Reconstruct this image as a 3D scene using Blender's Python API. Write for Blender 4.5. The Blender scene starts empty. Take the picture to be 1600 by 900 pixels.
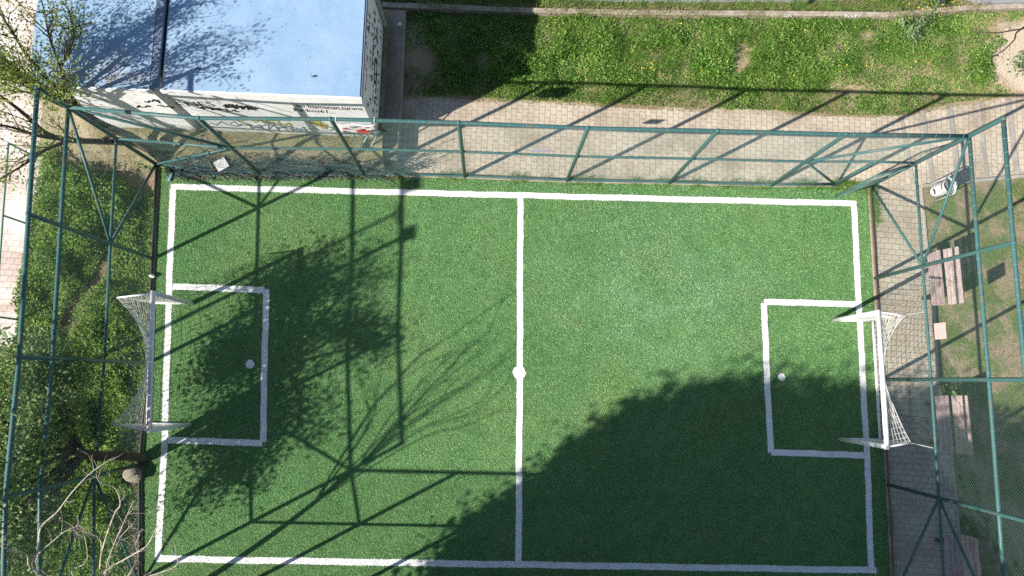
import bpy, math, random
import numpy as np
from mathutils import Vector, Matrix, Euler

random.seed(7)
RS = np.random.RandomState(11)
sc = bpy.context.scene
COL = sc.collection

# ------------------------------------------------------------------ camera
F_PX, CAM_H = 1170.05, 19.0
ROT = Euler((0.1209, -0.0326, 0.0139), 'XYZ')
RM = ROT.to_matrix()
CAM = Vector((0, 0, CAM_H))
SX, SY = 1.193, 0.6365            # shadow shift per metre of height


def at(u, v, z=0.0):
    """photograph pixel (1600x900) -> world point at height z"""
    d = RM @ Vector(((u - 800) / F_PX, (450 - v) / F_PX, -1.0))
    t = (z - CAM_H) / d.z
    return CAM + d * t


def pix(p):
    c = RM.transposed() @ (Vector(p) - CAM)
    return 800 + c.x / -c.z * F_PX, 450 - c.y / -c.z * F_PX


def shade_src(u, v, h):
    """point at height h whose shadow falls on ground pixel (u, v)"""
    g = at(u, v, 0)
    return Vector((g.x - SX * h, g.y - SY * h, h))


cam_d = bpy.data.cameras.new('camera')
cam = bpy.data.objects.new('camera', cam_d)
COL.objects.link(cam)
cam.location = CAM
cam.rotation_euler = ROT
cam_d.sensor_width = 36
cam_d.lens = F_PX * 36 / 1600
cam_d.clip_start = 0.1
cam_d.clip_end = 2000
sc.camera = cam

# ------------------------------------------------------------------ light
w = bpy.data.worlds.new('World')
sc.world = w
w.use_nodes = True
nt = w.node_tree
bg = nt.nodes['Background']
sky = nt.nodes.new('ShaderNodeTexSky')
sky.sky_type = 'NISHITA'
sky.sun_disc = False
elev = math.atan(1 / math.hypot(SX, SY))
to_sun = Vector((-SX, -SY, 1)).normalized()
sky.sun_elevation = elev
sky.sun_rotation = math.atan2(to_sun.x, to_sun.y)
sky.altitude = 100
sky.air_density = 1.0
sky.dust_density = 0.6
nt.links.new(sky.outputs[0], bg.inputs[0])
bg.inputs[1].default_value = 0.072
sd = bpy.data.lights.new('sun', 'SUN')
sd.energy = 5.0
sd.angle = math.radians(0.55)
sd.color = (1.0, 0.95, 0.87)
sun = bpy.data.objects.new('sun', sd)
COL.objects.link(sun)
sun.rotation_euler = to_sun.to_track_quat('Z', 'Y').to_euler()
sun.location = (-20, -12, 25)
sc.view_settings.view_transform = 'Standard'
sc.view_settings.look = 'None'
sc.view_settings.exposure = 0.80
sc.view_settings.gamma = 1
sc.render.engine = 'CYCLES'
sc.cycles.max_bounces = 5
sc.cycles.diffuse_bounces = 3
sc.cycles.glossy_bounces = 2
sc.cycles.transparent_max_bounces = 4
sc.cycles.use_denoising = False

# ------------------------------------------------------------------ materials


class NT:
    def __init__(self, name):
        self.m = bpy.data.materials.new(name)
        self.m.use_nodes = True
        self.t = self.m.node_tree
        self.b = self.t.nodes['Principled BSDF']
        self.b.inputs['Specular IOR Level'].default_value = 0.25
        self.geo = self.t.nodes.new('ShaderNodeNewGeometry')

    def n(self, typ, **kw):
        x = self.t.nodes.new(typ)
        for k, v in kw.items():
            setattr(x, k, v)
        return x

    def l(self, a, b):
        self.t.links.new(a, b)

    def pos(self):
        return self.geo.outputs['Position']

    def noise(self, scale, detail=3, rough=0.55, vec=None, dist=0.0):
        x = self.n('ShaderNodeTexNoise')
        x.inputs['Scale'].default_value = scale
        x.inputs['Detail'].default_value = detail
        x.inputs['Roughness'].default_value = rough
        x.inputs['Distortion'].default_value = dist
        self.l(vec if vec is not None else self.pos(), x.inputs['Vector'])
        return x.outputs['Fac']

    def ramp(self, fac, stops):
        r = self.n('ShaderNodeValToRGB')
        el = r.color_ramp.elements
        while len(el) < len(stops):
            el.new(0.5)
        for e, (p, c) in zip(el, stops):
            e.position = p
            e.color = (c[0], c[1], c[2], 1) if not isinstance(c, (int, float)) else (c, c, c, 1)
        self.l(fac, r.inputs['Fac'])
        return r.outputs['Color']

    def mix(self, fac, a, b, mode='MIX'):
        x = self.n('ShaderNodeMix', data_type='RGBA', blend_type=mode)
        for s, val in ((0, fac), (6, a), (7, b)):
            if isinstance(val, (int, float)):
                x.inputs[s].default_value = val if s == 0 else (val, val, val, 1)
            elif isinstance(val, tuple):
                x.inputs[s].default_value = (*val, 1)
            else:
                self.l(val, x.inputs[s])
        return x.outputs[2]

    def math(self, op, a, b=0.0):
        x = self.n('ShaderNodeMath', operation=op)
        for i, val in enumerate((a, b)):
            if isinstance(val, (int, float)):
                x.inputs[i].default_value = val
            else:
                self.l(val, x.inputs[i])
        return x.outputs[0]

    def bump(self, h, strength=0.5, dist=0.02):
        x = self.n('ShaderNodeBump')
        x.inputs['Strength'].default_value = strength
        x.inputs['Distance'].default_value = dist
        self.l(h, x.inputs['Height'])
        self.l(x.outputs[0], self.b.inputs['Normal'])

    def done(self, col, rough=0.8):
        if isinstance(col, tuple):
            self.b.inputs['Base Color'].default_value = (*col, 1)
        else:
            self.l(col, self.b.inputs['Base Color'])
        if isinstance(rough, (int, float)):
            self.b.inputs['Roughness'].default_value = rough
        else:
            self.l(rough, self.b.inputs['Roughness'])
        return self.m


def sep(N, vec=None):
    s = N.n('ShaderNodeSeparateXYZ')
    N.l(vec if vec is not None else N.pos(), s.inputs[0])
    return s.outputs


def m_simple(name, c1, c2, scale=6.0, rough=0.7, bump=0.0, bscale=None, spec=None):
    N = NT(name)
    f = N.noise(scale, 4, 0.6)
    c = N.ramp(f, [(0.3, c1), (0.7, c2)])
    if bump:
        N.bump(N.noise(bscale or scale * 6, 3), bump, 0.01)
    if spec is not None:
        N.b.inputs['Specular IOR Level'].default_value = spec
    return N.done(c, rough)


def m_turf():
    N = NT('turf')
    fine = N.noise(38, 2, 0.7)
    tiny = N.noise(95, 1, 0.5)
    med = N.noise(3.2, 4, 0.6)
    big = N.noise(0.33, 4, 0.62, dist=0.4)
    base = N.ramp(fine, [(0.28, (0.05, 0.12, 0.04)), (0.5, (0.13, 0.24, 0.09)), (0.72, (0.24, 0.35, 0.16))])
    c = N.mix(N.ramp(tiny, [(0.42, 0.0), (0.7, 0.5)]), base, (0.26, 0.35, 0.18))
    c = N.mix(N.ramp(med, [(0.3, 0.55), (0.62, 0.0)]), c, (0.030, 0.098, 0.032))
    o = sep(N)
    # worn, paler turf in the right half
    dx = N.math('DIVIDE', N.math('SUBTRACT', o[0], 4.6), 3.6)
    dy = N.math('DIVIDE', N.math('SUBTRACT', o[1], 2.6), 2.6)
    r = N.math('SQRT', N.math('ADD', N.math('MULTIPLY', dx, dx), N.math('MULTIPLY', dy, dy)))
    wear = N.math('MULTIPLY', N.ramp(r, [(0.1, 1.0), (1.15, 0.0)]), N.ramp(N.noise(0.9, 5, 0.65), [(0.42, 0.0), (0.6, 0.8)]))
    c = N.mix(wear, c, N.mix(fine, (0.085, 0.185, 0.09), (0.24, 0.36, 0.215)))
    c = N.mix(N.ramp(big, [(0.36, 0.4), (0.6, 0.0)]), c, (0.040, 0.125, 0.042))
    # trampled olive ends near the west goal and touch line
    ol = N.ramp(N.noise(0.5, 3), [(0.5, 0.0), (0.7, 0.45)])
    c = N.mix(ol, c, N.mix(fine, (0.06, 0.115, 0.03), (0.22, 0.28, 0.11)))
    N.bump(fine, 0.9, 0.03)
    N.b.inputs['Specular IOR Level'].default_value = 0.15
    return N.done(c, 0.85)


def m_pavers(name, ca, cb, joint, rotz, pw=0.19, ph=0.138, moss=0.3, offx=0.0, stain=(0.2, 0.16, 0.11)):
    """interlocking concrete blocks with stepped joints"""
    N = NT(name)
    mp = N.n('ShaderNodeMapping')
    mp.inputs['Rotation'].default_value = (0, 0, rotz)
    mp.inputs['Location'].default_value = (offx, 0, 0)
    N.l(N.pos(), mp.inputs['Vector'])
    o = sep(N, mp.outputs[0])
    wob = N.math('MULTIPLY', N.math('SINE', N.math('MULTIPLY', o[0], 2 * math.pi / pw)), 0.005)
    wobx = N.math('MULTIPLY', N.math('SINE', N.math('MULTIPLY', o[1], 2 * math.pi / ph)), 0.007)
    cb_ = N.n('ShaderNodeCombineXYZ')
    N.l(N.math('ADD', o[0], wobx), cb_.inputs[0])
    N.l(N.math('ADD', o[1], wob), cb_.inputs[1])
    br = N.n('ShaderNodeTexBrick')
    br.offset = 0.5
    br.inputs['Scale'].default_value = 1.0
    br.inputs['Mortar Size'].default_value = 0.0055
    br.inputs['Mortar Smooth'].default_value = 0.35
    br.inputs['Bias'].default_value = 0.0
    br.inputs['Brick Width'].default_value = pw
    br.inputs['Row Height'].default_value = ph
    br.inputs['Color1'].default_value = (*ca, 1)
    br.inputs['Color2'].default_value = (*cb, 1)
    br.inputs['Mortar'].default_value = (*joint, 1)
    N.l(cb_.outputs[0], br.inputs['Vector'])
    c = br.outputs['Color']
    sp = N.noise(60, 3, 0.7)
    c = N.mix(0.45, c, N.ramp(sp, [(0.25, 0.35), (0.75, 0.75)]), 'OVERLAY')
    st = N.ramp(N.noise(0.9, 5, 0.65, dist=0.3), [(0.44, 0.0), (0.70, 0.75)])
    c = N.mix(st, c, N.mix(sp, stain, tuple(min(1, x * 2.0) for x in stain)))
    dk = N.ramp(N.noise(3.5, 5, 0.75), [(0.6, 0.0), (0.75, 0.45)])
    c = N.mix(dk, c, tuple(q * 0.75 for q in stain))
    ms = N.math('MULTIPLY', N.ramp(N.noise(1.6, 4, 0.6), [(0.5, 0.0), (0.68, 1.0)]), br.outputs['Fac'])
    c = N.mix(N.math('MULTIPLY', ms, moss), c, (0.07, 0.10, 0.03))
    inv = N.math('SUBTRACT', 1.0, br.outputs['Fac'])
    N.bump(N.math('ADD', inv, N.math('MULTIPLY', sp, 0.25)), 0.6, 0.012)
    return N.done(c, 0.9)


def m_soil(name, soil_a, soil_b, grass_a, grass_b, lo, hi, scale=1.1, sand=None):
    N = NT(name)
    g = N.noise(scale, 5, 0.65, dist=0.4)
    f = N.noise(28, 4, 0.7)
    s = N.ramp(f, [(0.3, soil_a), (0.7, soil_b)])
    gr = N.ramp(f, [(0.3, grass_a), (0.7, grass_b)])
    c = N.mix(N.ramp(g, [(lo, 0.0), (hi, 1.0)]), s, gr)
    if sand:
        o = sep(N)
        dx = N.math('SUBTRACT', o[0], sand[0])
        dy = N.math('SUBTRACT', o[1], sand[1])
        r = N.math('SQRT', N.math('ADD', N.math('MULTIPLY', dx, dx), N.math('MULTIPLY', dy, dy)))
        r = N.math('ADD', N.math('DIVIDE', r, sand[2]), N.math('MULTIPLY', N.math('SUBTRACT', N.noise(1.8, 4, 0.6), 0.5), 1.1))
        c = N.mix(N.ramp(r, [(0.75, 1.0), (1.0, 0.0)]), c, N.mix(f, (0.50, 0.40, 0.28), (0.70, 0.59, 0.45)))
    peb = N.ramp(N.noise(75, 1, 0.5), [(0.68, 0.0), (0.78, 0.6)])
    c = N.mix(peb, c, (0.45, 0.40, 0.33))
    N.bump(N.noise(18, 5, 0.7), 0.8, 0.05)
    return N.done(c, 0.95)


def m_leaf(name, cols, trans=0.25, scale=1.3):
    """foliage: colour varies from leaf to leaf and from clump to clump"""
    N = NT(name)
    r = N.geo.outputs['Random Per Island']
    n = N.noise(scale, 3, 0.6)
    f = N.math('ADD', N.math('MULTIPLY', r, 0.55), N.math('MULTIPLY', N.math('SUBTRACT', n, 0.22), 0.8))
    k = len(cols)
    c = N.ramp(f, [(0.12 + 0.76 * i / (k - 1), q) for i, q in enumerate(cols)])
    N.l(c, N.b.inputs['Base Color'])
    N.b.inputs['Roughness'].default_value = 0.55
    N.b.inputs['Specular IOR Level'].default_value = 0.3
    tr = N.n('ShaderNodeBsdfTranslucent')
    N.l(c, tr.inputs['Color'])
    mx = N.n('ShaderNodeMixShader')
    mx.inputs[0].default_value = trans
    N.l(N.b.outputs[0], mx.inputs[1])
    N.l(tr.outputs[0], mx.inputs[2])
    N.l(mx.outputs[0], N.t.nodes['Material Output'].inputs['Surface'])
    return N.m


def m_pile():
    N = NT('turf_tufts')
    r = N.geo.outputs['Random Per Island']
    n = N.noise(1.1, 5, 0.65, dist=0.3)
    m = N.noise(5.0, 3, 0.6)
    f = N.math('ADD', N.math('MULTIPLY', r, 0.38), N.math('ADD', 0.11, N.math('MULTIPLY', N.math('SUBTRACT', n, 0.3), 0.70)))
    f = N.math('ADD', f, N.math('MULTIPLY', N.math('SUBTRACT', m, 0.5), 0.35))
    c = N.ramp(f, [(0.04, (0.075, 0.205, 0.060)), (0.40, (0.155, 0.360, 0.112)), (0.80, (0.235, 0.45, 0.165)), (0.98, (0.31, 0.50, 0.22))])
    o = sep(N)
    dx = N.math('DIVIDE', N.math('SUBTRACT', o[0], 4.4), 3.8)
    dy = N.math('DIVIDE', N.math('SUBTRACT', o[1], 2.4), 2.7)
    q = N.math('SQRT', N.math('ADD', N.math('MULTIPLY', dx, dx), N.math('MULTIPLY', dy, dy)))
    wear = N.math('MULTIPLY', N.ramp(q, [(0.2, 1.0), (1.2, 0.0)]), N.ramp(N.noise(1.0, 5, 0.65), [(0.40, 0.0), (0.62, 0.85)]))
    c = N.mix(wear, c, N.mix(r, (0.27, 0.51, 0.26), (0.35, 0.58, 0.33)))
    ol = N.ramp(N.noise(0.5, 3), [(0.48, 0.0), (0.7, 0.55)])
    c = N.mix(ol, c, N.mix(r, (0.15, 0.30, 0.085), (0.32, 0.47, 0.18)))
    N.b.inputs['Specular IOR Level'].default_value = 0.25
    return N.done(c, 0.6)


def m_paint(name, c, worn, amt=0.35, rough=0.45, scale=3.0):
    N = NT(name)
    f = N.noise(scale, 5, 0.7)
    k = N.ramp(f, [(0.53, 0.0), (0.66, amt)])
    col = N.mix(k, c, worn)
    col = N.mix(N.ramp(N.noise(1.3, 3), [(0.35, 0.35), (0.65, 0.0)]), col, tuple(x * 0.7 for x in c))
    return N.done(col, rough)


def m_wall():
    N = NT('white_wall_paint')
    o = sep(N)
    f = N.noise(2.2, 5, 0.65)
    c = N.ramp(f, [(0.3, (0.70, 0.69, 0.67)), (0.6, (0.80, 0.80, 0.80))])
    vs = N.n('ShaderNodeMapping')
    vs.inputs['Scale'].default_value = (9, 9, 0.7)
    N.l(N.pos(), vs.inputs['Vector'])
    drip = N.ramp(N.noise(1.0, 4, 0.7, vec=vs.outputs[0]), [(0.55, 0.0), (0.75, 0.4)])
    c = N.mix(drip, c, (0.42, 0.38, 0.32))
    low = N.math('MULTIPLY', N.ramp(N.math('SUBTRACT', o[2], 0.7), [(0.02, 1.0), (0.42, 0.0)]), N.ramp(N.noise(5, 4), [(0.35, 0.2), (0.7, 0.9)]))
    c = N.mix(low, c, (0.34, 0.30, 0.23))
    N.bump(N.noise(35, 3), 0.25, 0.01)
    return N.done(c, 0.85)


def m_roof():
    N = NT('blue_roof_membrane')
    f = N.noise(1.6, 5, 0.65)
    sp = N.noise(45, 3, 0.7)
    c = N.ramp(f, [(0.3, (0.205, 0.335, 0.49)), (0.7, (0.285, 0.405, 0.55))])
    c = N.mix(0.35, c, N.ramp(sp, [(0.3, 0.36), (0.7, 0.66)]), 'OVERLAY')
    st = N.n('ShaderNodeMapping')
    st.inputs['Scale'].default_value = (0.6, 6, 1)
    N.l(N.pos(), st.inputs['Vector'])
    sc_ = N.ramp(N.noise(1.2, 4, 0.7, vec=st.outputs[0]), [(0.58, 0.0), (0.8, 0.35)])
    c = N.mix(sc_, c, (0.42, 0.50, 0.58))
    pale = N.ramp(N.noise(0.55, 3), [(0.5, 0.0), (0.75, 0.35)])
    c = N.mix(pale, c, (0.40, 0.52, 0.64))
    # worn through to grey screed near the west end of the roof
    o = sep(N)
    dx = N.math('DIVIDE', N.math('SUBTRACT', o[0], ROOF_WORN[0]), 2.0)
    dy = N.math('DIVIDE', N.math('SUBTRACT', o[1], ROOF_WORN[1]), 0.8)
    r = N.math('SQRT', N.math('ADD', N.math('MULTIPLY', dx, dx), N.math('MULTIPLY', dy, dy)))
    wn = N.math('MULTIPLY', N.ramp(r, [(0.2, 1.0), (1.1, 0.0)]), N.ramp(N.noise(2.6, 5, 0.7), [(0.42, 0.0), (0.66, 0.9)]))
    c = N.mix(wn, c, N.mix(sp, (0.16, 0.13, 0.11), (0.40, 0.35, 0.31)))
    grime = N.ramp(N.noise(7, 5, 0.75), [(0.58, 0.0), (0.78, 0.4)])
    c = N.mix(grime, c, (0.20, 0.24, 0.28))
    N.bump(sp, 0.3, 0.01)
    return N.done(c, 0.75)


def m_line():
    N = NT('white_turf_line')
    f = N.noise(60, 3, 0.7)
    c = N.ramp(f, [(0.25, (0.58, 0.58, 0.56)), (0.55, (0.86, 0.86, 0.85))])
    d = N.ramp(N.noise(2.5, 6, 0.75), [(0.55, 0.0), (0.72, 0.6)])
    c = N.mix(d, c, (0.42, 0.46, 0.36))
    N.bump(f, 0.6, 0.02)
    return N.done(c, 0.9)


def m_wood():
    N = NT('weathered_plank')
    mp = N.n('ShaderNodeMapping')
    mp.inputs['Scale'].default_value = (30, 1.6, 30)
    N.l(N.pos(), mp.inputs['Vector'])
    g = N.noise(1.5, 5, 0.7, vec=mp.outputs[0])
    c = N.ramp(g, [(0.3, (0.20, 0.13, 0.12)), (0.5, (0.40, 0.32, 0.30)), (0.7, (0.58, 0.53, 0.51))])
    p = N.ramp(N.noise(5, 4, 0.7), [(0.52, 0.0), (0.7, 0.6)])
    c = N.mix(p, c, (0.30, 0.10, 0.08))
    N.bump(g, 0.5, 0.01)
    return N.done(c, 0.8)


M = {}
M['turf'] = m_turf()
M['line'] = m_line()
M['paver'] = m_pavers('beige_pavers', (0.52, 0.435, 0.335), (0.585, 0.495, 0.385), (0.27, 0.20, 0.14), math.pi / 2 + 0.03, pw=0.2, ph=0.148, moss=0.25)
M['paver_grey'] = m_pavers('grey_beige_pavers', (0.43, 0.37, 0.285), (0.50, 0.435, 0.34), (0.16, 0.125, 0.09), 0.06, pw=0.2, ph=0.148, moss=0.5)
M['paver_pink'] = m_pavers('pink_pavers', (0.46, 0.36, 0.31), (0.54, 0.45, 0.40), (0.28, 0.2, 0.17), 0.05, pw=0.19, ph=0.15, moss=0.1, stain=(0.62, 0.60, 0.58))
M['concrete'] = m_simple('concrete', (0.30, 0.27, 0.23), (0.44, 0.40, 0.34), 4, 0.9, 0.5, 40)
M['concrete_old'] = m_simple('weathered_concrete', (0.22, 0.18, 0.135), (0.46, 0.40, 0.32), 5, 0.95, 0.8, 30)
M['concrete_dark'] = m_simple('dark_concrete', (0.26, 0.205, 0.155), (0.40, 0.33, 0.265), 2.5, 0.9, 0.5, 40)
M['asphalt'] = m_simple('asphalt', (0.22, 0.22, 0.23), (0.34, 0.34, 0.35), 30, 0.9, 0.6, 60)
M['ground'] = m_soil('bare_soil', (0.18, 0.125, 0.08), (0.38, 0.29, 0.20), (0.055, 0.075, 0.028), (0.14, 0.15, 0.06), 0.48, 0.62)
M['bank'] = m_soil('bank_soil', (0.30, 0.205, 0.125), (0.52, 0.40, 0.27), (0.05, 0.10, 0.022), (0.16, 0.22, 0.06), 0.52, 0.70, sand=(at(1600, 95).x, at(1600, 95).y, 1.15))
M['sand'] = m_soil('sandy_soil', (0.42, 0.33, 0.23), (0.58, 0.48, 0.36), (0.1, 0.13, 0.05), (0.2, 0.22, 0.1), 0.6, 0.75)
M['dry'] = m_soil('dry_grass_soil', (0.20, 0.16, 0.10), (0.42, 0.36, 0.25), (0.12, 0.125, 0.05), (0.30, 0.28, 0.13), 0.4, 0.6, 2.0)
M['lawn'] = m_soil('worn_lawn', (0.24, 0.175, 0.11), (0.42, 0.33, 0.23), (0.07, 0.115, 0.03), (0.19, 0.235, 0.085), 0.40, 0.56, 1.6)
M['green'] = m_paint('teal_fence_paint', (0.052, 0.138, 0.138), (0.20, 0.13, 0.09), 0.6, 0.4, 4.0)
M['wire'] = m_paint('green_coated_wire', (0.13, 0.21, 0.19), (0.10, 0.16, 0.15), 0.3, 0.45)
M['netting'] = m_paint('dark_blue_netting', (0.02, 0.055, 0.07), (0.05, 0.08, 0.10), 0.3, 0.6)
M['rust'] = m_paint('rusty_rail', (0.16, 0.085, 0.07), (0.30, 0.18, 0.14), 0.5, 0.7)
M['white'] = m_paint('white_gloss_paint', (0.80, 0.80, 0.79), (0.42, 0.34, 0.28), 0.5, 0.4, 6.0)
M['net'] = m_paint('white_net_cord', (0.75, 0.73, 0.68), (0.55, 0.5, 0.4), 0.4, 0.8)
M['wood'] = m_wood()
M['dark_steel'] = m_paint('dark_steel', (0.05, 0.045, 0.045), (0.12, 0.08, 0.06), 0.5, 0.6)
M['wall'] = m_wall()
M['bark'] = m_simple('dark_bark', (0.045, 0.033, 0.025), (0.12, 0.09, 0.07), 9, 0.9, 0.8, 40)
M['pale_bark'] = m_simple('pale_bark', (0.26, 0.225, 0.18), (0.56, 0.51, 0.43), 7, 0.85, 0.5, 50)
M['leaf_spring'] = m_leaf('spring_leaves', [(0.10, 0.16, 0.025), (0.22, 0.30, 0.055), (0.36, 0.43, 0.11)], 0.4)
M['leaf_dark'] = m_leaf('dense_leaves', [(0.018, 0.045, 0.010), (0.045, 0.085, 0.020), (0.08, 0.13, 0.03)], 0.12)
M['leaf_ivy'] = m_leaf('tree_leaves', [(0.07, 0.15, 0.04), (0.21, 0.33, 0.10), (0.40, 0.50, 0.22)], 0.4)
M['pile'] = m_pile()
M['white_pile'] = m_leaf('white_line_tufts', [(0.60, 0.60, 0.58), (0.78, 0.78, 0.77), (0.86, 0.86, 0.86)], 0.1, 2.0)
M['weed'] = m_leaf('weeds', [(0.04, 0.115, 0.02), (0.125, 0.28, 0.042), (0.24, 0.40, 0.075), (0.42, 0.53, 0.16)], 0.38, 1.9)
M['weed_w'] = m_leaf('west_weeds', [(0.035, 0.095, 0.014), (0.11, 0.225, 0.03), (0.21, 0.34, 0.055), (0.33, 0.42, 0.10)], 0.35, 1.4)  # slightly deeper greens for the strip outside the west fence
M['dry_blade'] = m_leaf('dry_blades', [(0.14, 0.15, 0.045), (0.28, 0.27, 0.11), (0.42, 0.37, 0.20)], 0.2, 2.0)
M['grey_leaf'] = m_leaf('grey_green_leaves', [(0.055, 0.12, 0.04), (0.14, 0.22, 0.09), (0.27, 0.34, 0.18)], 0.2, 3.0)
M['flower'] = m_simple('yellow_petals', (0.65, 0.45, 0.02), (0.80, 0.62, 0.05), 20, 0.7)
M['black'] = m_simple('black_paint', (0.015, 0.014, 0.015), (0.03, 0.028, 0.03), 20, 0.7)
M['red'] = m_simple('red_paint', (0.50, 0.03, 0.03), (0.65, 0.07, 0.06), 20, 0.6)
M['yellow'] = m_simple('mustard_paint', (0.45, 0.33, 0.04), (0.55, 0.42, 0.08), 20, 0.6)
M['graffiti_grey'] = m_simple('grey_paint', (0.10, 0.11, 0.14), (0.2, 0.2, 0.24), 20, 0.6)
M['orange'] = m_simple('orange_paint', (0.42, 0.16, 0.10), (0.52, 0.22, 0.14), 20, 0.6)
M['flashing'] = m_simple('grey_blue_flashing', (0.13, 0.17, 0.23), (0.20, 0.25, 0.33), 5, 0.5)
M['recess_shade'] = m_simple('recess_shade_grey', (0.10, 0.095, 0.095), (0.16, 0.15, 0.15), 3, 0.9)  # dark grey stands in for the shade inside the gap between the blocks
M['fascia'] = m_simple('white_fascia', (0.72, 0.70, 0.68), (0.82, 0.82, 0.81), 6, 0.6)
M['stone'] = m_simple('tan_stone', (0.17, 0.14, 0.10), (0.36, 0.31, 0.24), 9, 0.9, 1.0, 25)
M['bin_white'] = m_paint('white_bin_plastic', (0.66, 0.65, 0.68), (0.40, 0.38, 0.38), 0.3, 0.5, 8.0)
M['litter_bag'] = m_simple('grey_rubbish', (0.10, 0.10, 0.10), (0.45, 0.43, 0.42), 25, 0.8)
M['rubber'] = m_simple('black_rubber', (0.02, 0.02, 0.02), (0.04, 0.04, 0.04), 10, 0.8)
M['card'] = m_simple('brown_cardboard', (0.28, 0.15, 0.07), (0.38, 0.22, 0.11), 6, 0.85)
M['white_card'] = m_simple('white_card', (0.50, 0.48, 0.48), (0.78, 0.78, 0.80), 9, 0.7)
M['pink'] = m_simple('pale_pink_plate', (0.60, 0.33, 0.32), (0.68, 0.42, 0.40), 12, 0.5)
M['lilac'] = m_simple('lilac_plate', (0.36, 0.32, 0.42), (0.44, 0.40, 0.50), 8, 0.5)
M['pale_green'] = m_paint('pale_green_paint', (0.24, 0.38, 0.30), (0.35, 0.30, 0.22), 0.4, 0.6)
M['blue_plastic'] = m_simple('blue_plastic', (0.12, 0.25, 0.45), (0.25, 0.40, 0.60), 12, 0.4)
M['litter'] = m_leaf('litter_scraps', [(0.10, 0.08, 0.06), (0.32, 0.27, 0.23), (0.62, 0.58, 0.56)], 0.0, 6.0)
M['twig'] = m_leaf('dry_twigs', [(0.05, 0.04, 0.03), (0.11, 0.085, 0.065), (0.22, 0.17, 0.12)], 0.0, 6.0)
M['lamp_glass'] = m_simple('lamp_glass', (0.45, 0.46, 0.48), (0.55, 0.56, 0.58), 5, 0.15)
M['galv'] = m_paint('galvanised_steel', (0.36, 0.37, 0.38), (0.25, 0.2, 0.16), 0.3, 0.45)

# ------------------------------------------------------------------ mesh helpers


class MB:
    """collects shapes, then links them as ONE mesh object"""

    def __init__(self):
        self.v, self.f = [], []

    def box(self, c, s, rz=0.0, rot=None):
        m = rot if rot is not None else Matrix.Rotation(rz, 3, 'Z')
        i = len(self.v)
        for a in (-1, 1):
            for b in (-1, 1):
                for d in (-1, 1):
                    self.v.append(Vector(c) + m @ Vector((a * s[0] / 2, b * s[1] / 2, d * s[2] / 2)))
        for q in ((0, 1, 3, 2), (4, 6, 7, 5), (0, 4, 5, 1), (2, 3, 7, 6), (0, 2, 6, 4), (1, 5, 7, 3)):
            self.f.append([i + k for k in q])
        return self

    def tube(self, pts, r, n=10, cap=True):
        """swept tube; r is one radius or one per point"""
        pts = [Vector(p) for p in pts]
        k = len(pts)
        rr = r if isinstance(r, (list, tuple)) else [r] * k
        i0 = len(self.v)
        t0 = (pts[1] - pts[0]).normalized()
        ref = Vector((0, 0, 1)) if abs(t0.z) < 0.9 else Vector((1, 0, 0))
        nrm = t0.cross(ref).normalized()
        for a in range(k):
            if a == 0:
                t = pts[1] - pts[0]
            elif a == k - 1:
                t = pts[-1] - pts[-2]
            else:
                t = pts[a + 1] - pts[a - 1]
            t = t.normalized() if t.length > 1e-9 else t0
            nrm = (nrm - t * nrm.dot(t))
            nrm = nrm.normalized() if nrm.length > 1e-6 else t.orthogonal().normalized()
            bi = t.cross(nrm)
            for j in range(n):
                an = 2 * math.pi * j / n
                self.v.append(pts[a] + (nrm * math.cos(an) + bi * math.sin(an)) * rr[a])
        for a in range(k - 1):
            for j in range(n):
                j2 = (j + 1) % n
                self.f.append([i0 + a * n + j, i0 + a * n + j2, i0 + (a + 1) * n + j2, i0 + (a + 1) * n + j])
        if cap:
            self.f.append([i0 + j for j in range(n)][::-1])
            self.f.append([i0 + (k - 1) * n + j for j in range(n)])
        return self

    def lathe(self, prof, c, n=20, ax=None):
        c = Vector(c)
        m = ax if ax is not None else Matrix.Identity(3)
        i0 = len(self.v)
        for (r, z) in prof:
            for j in range(n):
                a = 2 * math.pi * j / n
                self.v.append(c + m @ Vector((r * math.cos(a), r * math.sin(a), z)))
        for a in range(len(prof) - 1):
            for j in range(n):
                j2 = (j + 1) % n
                self.f.append([i0 + a * n + j, i0 + a * n + j2, i0 + (a + 1) * n + j2, i0 + (a + 1) * n + j])
        return self

    def poly(self, pts):
        i = len(self.v)
        self.v += [Vector(p) for p in pts]
        self.f.append(list(range(i, i + len(pts))))
        return self

    def prism(self, pts, z0, z1):
        i = len(self.v)
        n = len(pts)
        self.v += [Vector((p[0], p[1], z0)) for p in pts] + [Vector((p[0], p[1], z1)) for p in pts]
        self.f.append([i + k for k in range(n)][::-1])
        self.f.append([i + n + k for k in range(n)])
        for k in range(n):
            k2 = (k + 1) % n
            self.f.append([i + k, i + k2, i + n + k2, i + n + k])
        return self

    def build(self, name, mat, parent=None, smooth=False, bevel=0.0, local=True):
        me = bpy.data.meshes.new(name)
        vs = self.v
        if parent is not None and not local:
            inv = mat_world(parent).inverted()
            vs = [inv @ v for v in vs]
        me.from_pydata([tuple(v) for v in vs], [], self.f)
        me.validate()
        me.update()
        return link(name, me, mat, parent, smooth, bevel)


def mat_world(o):
    m = Matrix.LocRotScale(o.location, o.rotation_euler, o.scale)
    return mat_world(o.parent) @ m if o.parent else m


def link(name, me, mat, parent=None, smooth=False, bevel=0.0):
    o = bpy.data.objects.new(name, me)
    COL.objects.link(o)
    me.materials.append(mat)
    if smooth:
        me.polygons.foreach_set('use_smooth', [True] * len(me.polygons))
    if parent is not None:
        o.parent = parent
    if bevel:
        b = o.modifiers.new('bevel', 'BEVEL')
        b.width = bevel
        b.segments = 2
        b.limit_method = 'ANGLE'
    return o


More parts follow.
